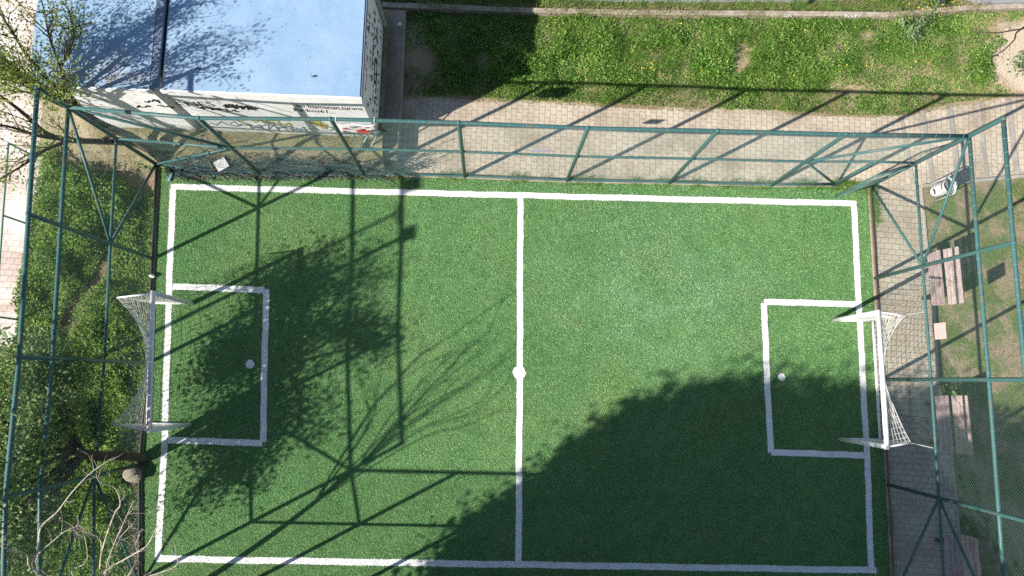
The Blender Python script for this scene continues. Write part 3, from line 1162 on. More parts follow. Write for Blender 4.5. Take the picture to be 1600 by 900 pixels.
b_east = building('white flat roofed block with blue roof, graffiti covering its end wall', -XJ + jw, 0.0, BD, BH)
b_west = building('white flat roofed block with blue roof under the leafy tree shadow', -BL, -XJ - jw, BD, BH - 0.03)
b = MB()
b.box((-XJ, BD / 2 + 0.25, BH / 2 - 0.1), (2 * jw - 0.012, BD - 0.5, BH - 0.2))
b.build('recess_wall', M['recess_shade'], b_west)
MB().box((-XJ, BD / 2, BH + 0.04), (0.16, BD + 0.04, 0.09)).build('joint_cap', M['flashing'], b_west, bevel=0.01)
# corner trim on the far end of the graffiti wall
MB().box((0.05, BD - 0.02, BH / 2), (0.07, 0.09, BH + 0.02)).build('corner_trim', M['galv'], b_east, bevel=0.01)


def text_mesh(s, size):
    c = bpy.data.curves.new('t', 'FONT')
    c.body = s
    c.size = size
    c.resolution_u = 2
    o = bpy.data.objects.new('t', c)
    COL.objects.link(o)
    bpy.context.view_layer.update()
    me = bpy.data.meshes.new_from_object(o.evaluated_get(bpy.context.evaluated_depsgraph_get()))
    bpy.data.objects.remove(o)
    return me


def wall_text(s, size, x, z, mat, parent, tilt=0.0, off=0.006, sx=1.0, bold=True):
    """sprayed words on the front wall (faces -y)"""
    me = text_mesh(s, size)
    Mx = Matrix.Translation((x, -off, z)) @ Matrix.Rotation(tilt, 4, 'Y') @ Matrix.Rotation(math.pi / 2, 4, 'X') @ Matrix.Scale(sx, 4, (1, 0, 0))
    me.transform(Mx)
    return link('graffiti', me, mat, parent)


def strokes(parent, mat, lines, wd, plane, off=0.005):
    """hand-sprayed strokes; plane 'front' (x, z) or 'end' (y, z)"""
    mb = MB()
    for li, ln in enumerate(lines):
        for k in range(len(ln) - 1):
            (a0, a1), (c0, c1) = ln[k], ln[k + 1]
            dx, dz = c0 - a0, c1 - a1
            L = math.hypot(dx, dz) or 1e-6
            nx_, nz_ = -dz / L * wd / 2, dx / L * wd / 2
            ex, ez = dx / L * wd * 0.4, dz / L * wd * 0.4
            q = [(a0 - ex + nx_, a1 - ez + nz_), (a0 - ex - nx_, a1 - ez - nz_), (c0 + ex - nx_, c1 + ez - nz_), (c0 + ex + nx_, c1 + ez + nz_)]
            oo = off + 0.00025 * (len(mb.f) % 37)
            if plane == 'front':
                mb.poly([(x, -oo, z) for x, z in q])
            else:
                mb.poly([(oo, y, z) for y, z in q])
    return mb.build('graffiti', mat, parent)


# the words on the front wall of the east block
def wx(u, v):
    """front-wall pixel -> local (x, z)"""
    # intersect the pixel ray with the wall plane
    d = RM @ Vector(((u - 800) / F_PX, (450 - v) / F_PX, -1.0))
    n = Vector((-math.sin(brz), math.cos(brz), 0))
    t = (P_SE - CAM).dot(n) / d.dot(n)
    p = CAM + d * t - P_SE
    return p.dot(Vector((math.cos(brz), math.sin(brz), 0))), p.z


def fit_words(s, p, q, z_h, mat, parent, off):
    a, c = wx(*p), wx(*q)
    L = math.hypot(c[0] - a[0], c[1] - a[1])
    me = text_mesh(s, z_h * 1.35)
    w_ = max(v.co.x for v in me.vertices)
    Mx = Matrix.Translation((a[0], -off, a[1])) @ Matrix.Rotation(-math.atan2(c[1] - a[1], c[0] - a[0]), 4, 'Y') @ Matrix.Rotation(math.pi / 2, 4, 'X') @ Matrix.Scale(L / w_, 4, (1, 0, 0))
    me.transform(Mx)
    return link('graffiti', me, mat, parent)


fit_words('bo fnamunan.turana', (464, 167), (567, 172), 0.20, M['black'], b_east, 0.006)
fit_words('Be-kos61...', (459, 173), (524, 177), 0.20, M['black'], b_east, 0.0075)
fit_words('ENES', (280, 166), (338, 166), 0.30, M['black'], b_east, 0.006)
rr = random.Random(3)


def scrib(u0, v0, u1, v1, n, amp, seed):
    r = random.Random(seed)
    out = []
    for k in range(n):
        t = k / (n - 1)
        out.append(wx(u0 + (u1 - u0) * t + r.uniform(-1, 1) * amp * 0.4, v0 + (v1 - v0) * t + r.uniform(-1, 1) * amp))
    return out


strokes(b_east, M['black'], [scrib(350, 164, 402, 169, 26, 2.4, 1), scrib(352, 166, 400, 170, 22, 2.2, 2), scrib(310, 168, 345, 171, 14, 2, 3), scrib(330, 170, 372, 173, 12, 1.6, 4)], 0.045, 'front')
strokes(b_west, M['black'], [scrib(226, 157, 250, 158, 10, 3, 5), scrib(214, 166, 235, 165, 9, 3, 6), scrib(247, 166, 272, 167, 8, 2.4, 7)], 0.045, 'front')
strokes(b_east, M['yellow'], [scrib(375, 187, 440, 192, 16, 3, 8), scrib(400, 185, 455, 194, 14, 4, 9), scrib(490, 190, 512, 199, 22, 5, 10), scrib(470, 186, 500, 194, 9, 4, 11)], 0.05, 'front', 0.004)
strokes(b_east, M['graffiti_grey'], [scrib(360, 192, 480, 203, 24, 5, 12), scrib(400, 197, 560, 206, 30, 4, 13), scrib(330, 190, 420, 200, 12, 5, 14), scrib(520, 204, 585, 208, 12, 3, 15)], 0.03, 'front', 0.003)
strokes(b_east, M['red'], [[wx(484, 169), wx(515, 170), wx(547, 171)], scrib(312, 150, 325, 158, 4, 1, 16)], 0.015, 'front', 0.012)
# thin cracks / cables on the front wall
strokes(b_east, M['graffiti_grey'], [[wx(363, 145), wx(379, 163)], [wx(332, 148), wx(343, 161)], [wx(375, 153), wx(455, 175)]], 0.014, 'front', 0.014)

# end wall: columns of illegible sprayed words
for ci, (zc, mt, hgt, wd) in enumerate([(2.02, 'red', 0.16, 0.03), (1.62, 'graffiti_grey', 0.2, 0.03), (1.35, 'black', 0.16, 0.04), (1.02, 'graffiti_grey', 0.22, 0.035), (0.72, 'black', 0.24, 0.04), (0.42, 'graffiti_grey', 0.16, 0.03), (0.86, 'orange', 0.22, 0.07), (2.25, 'black', 0.1, 0.02)]):
    r = random.Random(20 + ci)
    ls = []
    y = r.uniform(0.1, 0.4)
    while y < BD - 0.3:
        wv = r.uniform(0.08, 0.16)
        if r.random() < (0.85 if mt != 'orange' else 0.35):
            n = r.randint(3, 6)
            ls.append([(y + wv * r.random(), zc + hgt * (r.random() - 0.5)) for _ in range(n)])
        y += wv + r.uniform(0.02, 0.10)
        if r.random() < 0.12:
            y += 0.35
    strokes(b_east, M[mt], ls, wd, 'end', 0.004 + 0.012 * (ci % 3) * 0.3)
ls = [[(1.05, 1.0), (1.6, 1.02), (1.62, 0.72), (1.1, 0.70), (1.05, 1.0)]]
strokes(b_east, M['black'], ls, 0.07, 'end', 0.016)
r = random.Random(77)
strokes(b_east, M['black'], [[(1.75 + 0.25 * r.random(), 1.95 + 0.16 * r.random()) for _ in range(6)], [(1.2 + 0.9 * k / 9, 1.3 + 0.08 * (k % 2)) for k in range(10)]], 0.05, 'end', 0.017)

# small marks sprayed on the roof
for (u, v, prt) in ((310, 108, b_east), (491, 120, b_east), (194, 104, b_west)):
    p = at(u, v, BT)
    l = p - P_SE
    lx = l.dot(Vector((math.cos(brz), math.sin(brz), 0)))
    ly = l.dot(Vector((-math.sin(brz), math.cos(brz), 0)))
    mb = MB()
    pts = [(lx - 0.06, ly - 0.02), (lx + 0.04, ly + 0.03), (lx + 0.06, ly + 0.005), (lx + 0.02, ly - 0.015), (lx - 0.02, ly + 0.02)]
    mb.tube([(a, c, BH + 0.024) for a, c in pts], 0.008, 4)
    mb.build('roof_mark', M['black'], prt)

# terrace the building stands on, sloping down to the fence, and the raised concrete strip along the end wall
EX = Vector((math.cos(brz), math.sin(brz), 0))
EY = Vector((-math.sin(brz), math.cos(brz), 0))


def terrace_z(x, y):
    """height of the terrace at world x, y"""
    lx = (np.asarray(x) - P_SE.x) * EX.x + (np.asarray(y) - P_SE.y) * EX.y
    d = -((np.asarray(x) - P_SE.x) * EY.x + (np.asarray(y) - P_SE.y) * EY.y)
    z = Z0 - 0.02 - np.clip((d - 0.22) / 0.55, 0, 1) * (Z0 + 0.0)
    west = np.clip((-BL - 0.2 - lx) / 1.6, 0, 1)
    z = z * (1 - west) - 0.02 * west
    return z + 0.07 * (vnoise(x, y, 0.25, 61) - 0.5) * np.clip(d / 0.3, 0, 1) * np.clip((0.9 - d) / 0.3, 0, 1) - 0.012


b = MB()
nx, ny = 130, 22
x0_, x1_ = -BL - 2.2, 0.12
for i in range(nx + 1):
    for j in range(ny + 1):
        lx = x0_ + (x1_ - x0_) * i / nx
        ly = (0.5 - (j / ny) * 1.42) if j else BD + 0.4
        p = P_SE + EX * lx + EY * ly
        b.v.append(Vector((p.x, p.y, float(terrace_z(np.array([p.x]), np.array([p.y]))[0]))))
for i in range(nx):
    for j in range(ny):
        k = i * (ny + 1) + j
        b.f.append([k + 1, k + ny + 2, k + ny + 1, k])
struct(b.build('terrace', M['dry'], smooth=True), 'dry grassy terrace sloping from the building down to the fence', 'ground')
q = [at(u, v, 0.38) for u, v in ((596, 14), (633, 16), (629, 120), (621, 248), (588, 246), (590, 120))]
struct(MB().prism([(p.x, p.y) for p in q], -0.05, 0.38).build('concrete_apron', M['concrete_dark'], bevel=0.015),
       'dark raised concrete strip along the end wall of the building', 'concrete')

# ------------------------------------------------------------------ low concrete wall with white tags
wl = [at(*q) for q in [(598, 12), (800, 20), (1000, 24), (1200, 25), (1390, 27), (1500, 17), (1640, 11), (1800, 4)]]
t = thing('low_wall', 'low grey concrete wall between the grass bank and the road', 'wall', (wl[2].x, wl[2].y, 0))
b = MB()
for a, c in zip(wl[:-1], wl[1:]):
    d = c - a
    b.box((a + c) / 2 - t.location + Vector((0, 0, 0.03)), (d.length + 0.004, 0.14, 0.30), math.atan2(d.y, d.x))
b.build('wall', M['concrete_old'], t, bevel=0.015)
mb = MB()
r = random.Random(8)
for (u0, n) in ((1228, 3), (1283, 2), (1316, 5)):
    for k in range(n):
        c0 = at(u0 + 5.2 * k, 24.6 + 0.2 * k, 0.18)
        pts = [Vector((c0.x + r.uniform(-.03, .03), c0.y + r.uniform(-.05, .05), 0.1835 + 0.0004 * k)) - t.location for _ in range(4)]
        for a, c in zip(pts[:-1], pts[1:]):
            dd = (c - a).normalized()
            nn_ = Vector((-dd.y, dd.x, 0)) * 0.012
            mb.poly([a + nn_, a - nn_, c - nn_, c + nn_])
mb.build('white_tag', M['fascia'], t)

# ------------------------------------------------------------------ benches


def bench(label, px_near, rz, source=None):
    p = at(*px_near)
    if source is None:
        t = thing('park_bench', label, 'bench', p, rz, 'benches beside the paver path')
        L = 1.42
        for k in range(3):
            MB().box((0.065 + 0.115 * k, L / 2, 0.45), (0.105, L, 0.035)).build('seat_plank', M['wood'], t, bevel=0.006)
        lean = math.radians(14)
        for k in range(4):
            zc = 0.56 + 0.115 * k
            rot = Matrix.Rotation(lean + math.pi / 2, 3, 'Y')
            MB().box((0.40 + (zc - 0.5) * math.tan(lean), L / 2, zc), (0.105, L, 0.032), rot=rot).build('back_plank', M['wood'], t, bevel=0.006)
        for y in (0.22, L - 0.22):
            m = MB()
            m.box((0.19, y, 0.415), (0.36, 0.05, 0.03))
            m.box((0.06, y, 0.2), (0.045, 0.05, 0.40))
            m.tube([(0.36, y, 0), (0.40, y, 0.45), (0.43, y, 0.52), (0.54, y, 0.95)], 0.024, 8)
            m.box((0.21, y, 0.02), (0.40, 0.06, 0.03))
            m.build('frame', M['dark_steel'], t, bevel=0.004)
        return t
    t = source.copy()
    COL.objects.link(t)
    t.location = p
    t.rotation_euler = (0, 0, rz)
    t['label'] = label
    for ch in source.children:
        c = ch.copy()
        COL.objects.link(c)
        c.parent = t
    return t


bn = bench('weathered wooden bench in full sun, above the other benches', (1440, 480), math.radians(2.5))
bench('weathered wooden bench half in shade behind the goal rope', (1452, 706), math.radians(2.5), bn)
bench('weathered wooden bench in full shade, cut off by the bottom edge', (1466, 922), math.radians(2.5), bn)

# ------------------------------------------------------------------ swing litter bin
bp = at(1455, 302)
t = thing('litter_bin', 'white litter bin with black marks hung between two posts on the lawn corner', 'bin', bp, math.radians(-67))
prof = [(0.0, 0.13), (0.09, 0.135), (0.135, 0.16), (0.15, 0.22), (0.165, 0.5), (0.175, 0.80), (0.185, 0.815), (0.185, 0.84), (0.172, 0.84), (0.16, 0.5), (0.12, 0.2), (0.0, 0.19)]
MB().lathe(prof, (0, 0, 0), 28).build('tub', M['bin_white'], t, smooth=True)
MB().tube([(-0.225, 0, -0.05), (-0.225, 0, 0.80), (-0.20, 0, 0.90), (-0.12, 0, 0.95), (0.12, 0, 0.95), (0.20, 0, 0.90), (0.225, 0, 0.80), (0.225, 0, -0.05)], 0.017, 10).build('frame', M['bin_white'], t, smooth=True)
for x_ in (-1, 1):
    MB().tube([(x_ * 0.23, 0, 0.55), (x_ * 0.155, 0, 0.55)], 0.014, 8).build('pivot', M['dark_steel'], t)


def on_tub(a0, a1, z0, z1, wd, n=8):
    m = MB()
    for k in range(n):
        q = []
        for kk in (k, k + 1):
            tt = kk / n
            a = a0 + (a1 - a0) * tt
            z = z0 + (z1 - z0) * tt + 0.05 * math.sin(math.pi * tt)
            rad = np.interp(z, [p[1] for p in prof[3:6]], [p[0] for p in prof[3:6]]) + 0.003
            q.append((rad * math.cos(a), rad * math.sin(a), z))
        m.poly([(q[0][0], q[0][1], q[0][2] - wd), (q[1][0], q[1][1], q[1][2] - wd), (q[1][0], q[1][1], q[1][2] + wd), (q[0][0], q[0][1], q[0][2] + wd)])
    return m


on_tub(-2.1, -1.2, 0.36, 0.34, 0.035).build('mark', M['black'], t)
on_tub(-2.9, -1.5, 0.68, 0.70, 0.018).build('mark', M['black'], t)
MB().lathe([(0.172, 0.78), (0.0, 0.75)], (0, 0, 0), 20).build('rubbish', M['litter_bag'], t)

# ------------------------------------------------------------------ pale green rack by the building corner
rp = at(568, 245)
t = thing('metal_rack', 'pale green tubular rack standing by the graffiti building corner', 'rack', rp)


def L_(u, v, h):
    return at(u, v, h) - rp


for (a, c) in (((558, 201, 1.15), (541, 230, 0.0)), ((580, 203, 1.15), (548, 258, 0.0)), ((592, 205, 1.15), (566, 257, 0.0))):
    MB().tube([L_(*a), L_(*c)], 0.022, 8).build('leg', M['pale_green'], t, smooth=True)
MB().tube([L_(555, 201, 1.15), L_(594, 205, 1.15)], 0.022, 8).build('top_bar', M['pale_green'], t, smooth=True)
MB().tube([L_(592, 214, 1.1), L_(573, 177, 1.9), L_(564, 189, 1.5)], 0.02, 8).build('hook', M['pale_green'], t, smooth=True)

# ------------------------------------------------------------------ small objects lying about


def rock(name, p, s, mat, label, cat, seed, flat=0.6):
    r = random.Random(seed)
    b = MB()
    n, m_ = 14, 8
    for j in range(m_ + 1):
        th = min(max(math.pi * j / m_, 0.12), math.pi - 0.12)
        for k in range(n):
            a = 2 * math.pi * k / n
            e = 1 + 0.13 * math.sin(2 * a + seed) + 0.08 * math.sin(3 * a + j) + r.uniform(-0.06, 0.06)
            b.v.append(Vector((s * e * math.sin(th) * math.cos(a), s * 0.75 * e * math.sin(th) * math.sin(a), s * flat * math.cos(th))))
    for j in range(m_):
        for k in range(n):
            k2 = (k + 1) % n
            b.f.append([j * n + k, (j + 1) * n + k, (j + 1) * n + k2, j * n + k2])
    b.f.append(list(range(n))[::-1])
    b.f.append([m_ * n + k for k in range(n)])
    o = b.build(name, mat, smooth=False)
    o.location = p
    return tag(o, label, cat)


q = at(205, 742, 0.25)
rock('boulder', (q.x, q.y, 0.19), 0.25, M['stone'], 'round tan boulder lying against the fence near the tree trunk', 'stone', 4, 0.42)
q = at(624, 38, 0.40)
rock('stone', (q.x, q.y, 0.40), 0.06, M['fascia'], 'small white stone on the dark concrete strip', 'stone', 6)
q = at(240, 432)
rock('crumpled_paper', (q.x, q.y, 0.09), 0.07, M['white_card'], 'crumpled white paper caught at the foot of the fence', 'paper', 9, 0.8)

q = at(342, 255, 0.15)
t = thing('cardboard_box', 'torn brown box with one white flap lying behind the fence', 'box', (q.x, q.y, float(terrace_z(q.x, q.y)) - 0.01), 0.55)
b = MB()
for (c, s) in (((0, 0, 0.012), (0.36, 0.28, 0.012)), ((-0.18, 0, 0.10), (0.01, 0.28, 0.19)), ((0.18, 0, 0.10), (0.01, 0.28, 0.19)), ((0, 0.14, 0.10), (0.35, 0.01, 0.19)), ((0, -0.14, 0.10), (0.35, 0.01, 0.19))):
    b.box(c, s)
b.build('carton', M['card'], t)
MB().box((0.06, -0.12, 0.215), (0.30, 0.26, 0.010), rot=Matrix.Rotation(0.25, 3, 'X')).build('flap', M['white_card'], t)

q = at(268, 277)
t = thing('plastic_bottle', 'small blue plastic bottle lying by the pitch corner', 'bottle', (q.x, q.y, 0.045), 1.2)
MB().lathe([(0.0, -0.12), (0.035, -0.118), (0.038, -0.05), (0.034, 0.0), (0.038, 0.05), (0.02, 0.10), (0.014, 0.115)], (0, 0, 0), 14, Matrix.Rotation(math.pi / 2, 3, 'Y')).build('body', M['blue_plastic'], t, smooth=True)
MB().lathe([(0.016, 0.112), (0.016, 0.135), (0.0, 0.135)], (0, 0, 0), 12, Matrix.Rotation(math.pi / 2, 3, 'Y')).build('cap', M['white'], t)

# ------------------------------------------------------------------ low green fence outside on the pink pavement
lp = [at(42, 236), at(38, 330), at(30, 440), at(24, 560)]
lp = [at(52, 243), at(44, 350), at(34, 500)]
t = thing('low_fence', 'low pale green tube railing on the pink pavement under the branches', 'railing', lp[0])
for p in lp:
    MB().tube([p - lp[0], up(p - lp[0], 1.0)], 0.026, 8).build('post', M['pale_green'], t, smooth=True)
MB().tube([up(p - lp[0], 1.0) for p in lp], 0.026, 8).build('top_rail', M['pale_green'], t, smooth=True)

# posts of another fence at the top edge
t = thing('tube_fence', 'green tube fence posts standing in the grass at the top edge', 'fence', at(1462, 12))
lq = [at(1262, 5), at(1462, 11), at(1660, 14)]
for p in lq:
    MB().tube([p - at(1462, 12), up(p - at(1462, 12), 2.6)], 0.04, 8).build('post', M['green'], t, smooth=True)
MB().tube([up(p - at(1462, 12), 2.6) for p in lq], 0.04, 8).build('top_rail', M['green'], t, smooth=True)

# ------------------------------------------------------------------ floodlight mast outside the west fence
HL = 8.3
a = shade_src(629, 366, HL)
c = shade_src(637, 288, HL)
tp = shade_src(619, 333, HL)
t = thing('floodlight_mast', 'grey floodlight mast outside the weedy side fence, shadow on the pitch', 'floodlight', (tp.x, tp.y, 0))
o3 = -Vector((tp.x, tp.y, 0))
MB().tube([(0, 0, 0), (0, 0, 4), (0, 0, HL)], [0.06, 0.05, 0.04], 10).build('pole', M['galv'], t, smooth=True)
MB().tube([a + o3, tp + o3, c + o3], 0.035, 8).build('crossarm', M['galv'], t, smooth=True)
for p in (a, c):
    h = MB().box((p + o3 + Vector((0.10, 0, 0.02))), (0.16, 0.34, 0.30), rot=Matrix.Rotation(0.5, 3, 'Y')).build('lamp', M['dark_steel'], t, bevel=0.02)
    MB().box((p + o3 + Vector((0.17, 0, -0.02))), (0.02, 0.30, 0.26), rot=Matrix.Rotation(0.5, 3, 'Y')).build('glass', M['lamp_glass'], h)

# ------------------------------------------------------------------ trees


def smooth_line(pts, n=5):
    """Catmull-Rom through points"""
    P = [pts[0]] + list(pts) + [pts[-1]]
    out = []
    for i in range(1, len(P) - 2):
        for k in range(n):
            t_ = k / n
            a_, b_, c_, d_ = P[i - 1], P[i], P[i + 1], P[i + 2]
            out.append(0.5 * ((2 * b_) + (c_ - a_) * t_ + (2 * a_ - 5 * b_ + 4 * c_ - d_) * t_ ** 2 + (3 * b_ - a_ - 3 * c_ + d_) * t_ ** 3))
    out.append(P[-2])
    return out


def limb(mb, pts, r0, r1, n=7):
    ln = smooth_line([Vector(p) for p in pts])
    k = len(ln)
    mb.tube(ln, [r0 + (r1 - r0) * i / (k - 1) for i in range(k)], n, True)
    return ln


def twigs(mb, ln, rnd, r0, lens, count, spread, up_=0.3, tips=None, depth=2, outdir=None, start=0.25):
    for _ in range(count):
        i = rnd.randint(int(len(ln) * start), len(ln) - 1)
        p = ln[i]
        t_ = (ln[min(i + 1, len(ln) - 1)] - ln[max(i - 1, 0)]).normalized()
        d = (t_ + Vector((rnd.uniform(-1, 1), rnd.uniform(-1, 1), rnd.uniform(-0.6, 1) + up_)) * spread)
        if outdir is not None:
            d += outdir
        d.normalize()
        L = lens * rnd.uniform(0.5, 1.1)
        pts = [p]
        for k in range(4):
            d = (d + Vector((rnd.uniform(-1, 1), rnd.uniform(-1, 1), rnd.uniform(-1, 1))) * 0.22).normalized()
            pts.append(pts[-1] + d * L / 4)
        q = smooth_line(pts, 3)
        k = len(q)
        mb.tube(q, [r0 * (1 - 0.75 * j / (k - 1)) for j in range(k)], 5, False)
        if tips is not None:
            tips += q[k // 3:]
        if depth > 1:
            twigs(mb, q, rnd, r0 * 0.55, lens * 0.6, 3, spread, up_, tips, depth - 1, None, 0.3)


def crown_leaves(name, tips, n, rad, size, mat, parent, seed, up_=0.5):
    r = np.random.RandomState(seed)
    T = np.array([tuple(p) for p in tips])
    k = r.randint(0, len(T), n)
    P = T[k] + r.normal(size=(n, 3)) * rad
    return raw_mesh(name, leaf_quads(P, size, seed + 1, up_), 4, mat, parent)


# --- spring tree at the top left
rnd = random.Random(14)
q0 = at(258, 252)
t = thing('tree', 'dark limbed tree with sparse spring leaves beside the blue roof', 'tree', q0)
LL = lambda u, v, h: at(u, v, h) - q0
mb = MB()
tips = []
trunk = limb(mb, [LL(258, 252, -0.05), LL(243, 240, 0.5), LL(225, 227, 0.9), LL(203, 213, 1.4), LL(172, 200, 1.9), LL(147, 187, 2.4), LL(112, 163, 3.2)], 0.13, 0.07, 10)
limbs = [
    ([LL(112, 163, 3.2), LL(85, 135, 3.8), LL(52, 100, 4.4), LL(25, 60, 5.0), LL(0, 20, 5.5)], 0.06, 0.015),
    ([LL(250, 246, 0.3), LL(215, 226, 0.8), LL(180, 222, 1.2), LL(110, 219, 1.9), LL(72, 208, 2.4), LL(40, 180, 3.0), LL(0, 150, 3.6), LL(-70, 110, 4.2)], 0.10, 0.02),
    ([LL(110, 219, 1.9), LL(60, 212, 2.5), LL(10, 197, 3.1), LL(-60, 190, 3.7)], 0.05, 0.015),
    ([LL(110, 219, 1.9), LL(70, 235, 2.4), LL(30, 262, 2.9), LL(-20, 290, 3.4)], 0.045, 0.012),
    ([LL(147, 187, 2.4), LL(110, 150, 3.1), LL(95, 105, 3.7), LL(78, 60, 4.3), LL(70, 20, 4.9)], 0.05, 0.012),
    ([LL(112, 163, 3.2), LL(60, 132, 3.8), LL(20, 105, 4.3), LL(-40, 80, 4.9)], 0.05, 0.015),
    ([LL(130, 176, 2.7), LL(85, 160, 3.3), LL(30, 130, 3.9), LL(-30, 120, 4.4)], 0.045, 0.012),
    ([LL(95, 105, 3.7), LL(112, 70, 4.0), LL(118, 45, 4.3)], 0.03, 0.01),
]
tips_up = []
for pts, r0, r1 in limbs:
    ln = limb(mb, pts, r0, r1)
    twigs(mb, ln, rnd, 0.016, 0.85, 9, 0.8, 0.35, tips, 2)
limb(mb, [LL(185, 206, 1.7), LL(168, 214, 1.75), LL(160, 218, 1.8)], 0.05, 0.045)
for (u, v, h) in ((300, 75, 5.2), (340, 50, 5.6), (335, 105, 4.7), (245, 100, 4.6), (215, 60, 5.0), (150, 60, 4.6), (180, 25, 5.0), (110, 50, 4.3), (260, 45, 5.4), (290, 115, 4.4), (90, 95, 4.0), (130, 15, 4.8)):
    h += 0.4
    p = at(u, v, BT)
    e = Vector((p.x - SX * (h - BT), p.y - SY * (h - BT), h)) - q0
    st = trunk[-1] if h > 4.5 else trunk[-4]
    ln = limb(mb, [st, st.lerp(e, 0.5) + Vector((rnd.uniform(-.1, .1), rnd.uniform(-.1, .1), 0.1)), e], 0.028, 0.008, 6)
    twigs(mb, ln, rnd, 0.010, 0.75, 8, 0.7, 0.3, tips, 2, None, 0.45)
mb.build('trunk', M['bark'], t, smooth=True)
crown_leaves('crown', tips, 9000, 0.13, 0.062, M['leaf_spring'], t, 5)

# --- bushy tree behind the west goal (trunk at the fence)
rnd = random.Random(22)
q0 = at(226, 716)
t = thing('tree', 'bushy light green tree behind the goal on the weedy side', 'tree', q0)
LL = lambda u, v, h: at(u, v, h) - q0
mb = MB()
tips = []
tr = limb(mb, [LL(226, 716, -0.05), LL(190, 712, 1.2), LL(150, 712, 2.2), LL(112, 704, 2.9)], 0.12, 0.085, 10)


def G(u, v, h):
    """point above ground pixel (u, v)"""
    p = at(u, v)
    return Vector((p.x, p.y, h)) - q0


tips_hi = []
lobes = [(165, 618, 5.0, 0.80), (150, 700, 4.7, 0.85), (122, 745, 3.9, 0.85), (112, 775, 3.1, 0.8), (150, 820, 4.0, 0.75), (120, 880, 3.0, 0.7), (175, 745, 5.1, 0.6), (95, 680, 3.6, 0.8), (90, 610, 4.2, 0.7), (200, 690, 4.3, 0.55), (60, 830, 3.0, 0.8), (200, 660, 3.4, 0.5), (146, 690, 2.6, 0.6), (165, 672, 3.1, 0.6), (150, 780, 2.3, 0.6), (180, 770, 3.0, 0.45), (165, 640, 2.6, 0.5), (130, 805, 2.6, 0.6), (115, 860, 2.4, 0.6), (160, 660, 2.2, 0.45),
         (176, 598, 3.4, 0.65), (195, 633, 2.6, 0.5), (151, 682, 3.0, 0.65), (151, 767, 3.0, 0.6), (157, 825, 2.5, 0.6), (217, 581, 3.2, 0.5), (184, 566, 4.0, 0.6), (135, 850, 3.2, 0.6), (190, 560, 3.0, 0.45)]
for (u, v, h, r_) in lobes:
    c0 = G(u, v, h)
    ln = limb(mb, [tr[-1] if h > 3.4 else tr[-4], tr[-1].lerp(c0, 0.5) + Vector((0, 0, 0.15)), c0], 0.05, 0.015)
    twigs(mb, ln, rnd, 0.014, r_ * 1.05, 14, 1.0, 0.1, tips_hi if h > 3.35 else tips, 2, None, 0.55)
mb.build('trunk', M['bark'], t, smooth=True)
crown_leaves('crown', tips, 17000, 0.22, 0.09, M['leaf_ivy'], t, 6, 0.7)
crown_leaves('crown', tips_hi, 10500, 0.20, 0.095, M['leaf_ivy'], t, 7, 0.7)

# --- bare tree at the bottom left
rnd = random.Random(31)
q0 = at(258, 948)
t = thing('bare_tree', 'bare pale branched tree growing beside the boulder and the weedy strip', 'tree', q0)
LL = lambda u, v, h: at(u, v, h) - q0
mb = MB()
tr = limb(mb, [LL(258, 948, -0.05), G(262, 930, 1.5), G(275, 900, 2.7), G(287, 865, 3.6)] if False else [Vector((0, 0, -0.05)), at(262, 930) - q0 + Vector((0, 0, 1.4)), at(272, 905) - q0 + Vector((0, 0, 2.5)), at(284, 872) - q0 + Vector((0, 0, 3.5))], 0.075, 0.045, 9)
hub = tr[-1]
hub2 = tr[-5]
bare = [
    ([hub, (157, 899, 4.2), (160, 860, 4.6), (178, 805, 5.1), (188, 788, 5.3), (180, 763, 5.5), (158, 755, 5.7), (152, 747, 5.8)], 0.0210),
    ([hub, (161, 898, 4.2), (200, 871, 4.5), (229, 853, 4.8), (242, 829, 5.1), (254, 811, 5.4)], 0.0198),
    ([hub2, (60, 897, 4.4), (61, 856, 4.8), (64, 824, 5.1), (89, 800, 5.4), (111, 771, 5.7), (138, 742, 6.0), (157, 728, 6.2)], 0.0204),
    ([hub2, (61, 889, 4.5), (89, 840, 4.9), (124, 820, 5.2)], 0.0132),
    ([hub2, (60, 897, 4.4), (42, 867, 4.9), (15, 858, 5.3), (-10, 850, 5.6)], 0.0168),
    ([hub, (113, 897, 4.4), (136, 876, 4.6), (131, 833, 5.0), (124, 826, 5.3)], 0.0144),
    ([hub, (157, 897, 4.2), (158, 846, 4.9), (138, 833, 5.2), (116, 823, 5.5), (102, 815, 5.7)], 0.0156),
    ([hub, (166, 890, 4.3), (178, 851, 4.7), (196, 811, 5.2), (209, 782, 5.5)], 0.0144),
    ([hub, (170, 880, 4.4), (182, 847, 4.7), (213, 813, 5.1)], 0.0120),
    ([hub, (190, 915, 4.0), (240, 898, 4.3), (275, 884, 4.6), (275, 864, 4.8)], 0.0132),
    ([hub, (200, 900, 4.1), (215, 870, 4.4), (212, 850, 4.6), (219, 835, 4.8)], 0.0108),
]
for pts, r0 in bare:
    pl = [pts[0]] + [LL(*p) for p in pts[1:]]
    ln = limb(mb, pl, r0, 0.005, 6)
    twigs(mb, ln, rnd, 0.005, 0.42, 7, 0.9, 0.2, None, 2, None, 0.4)
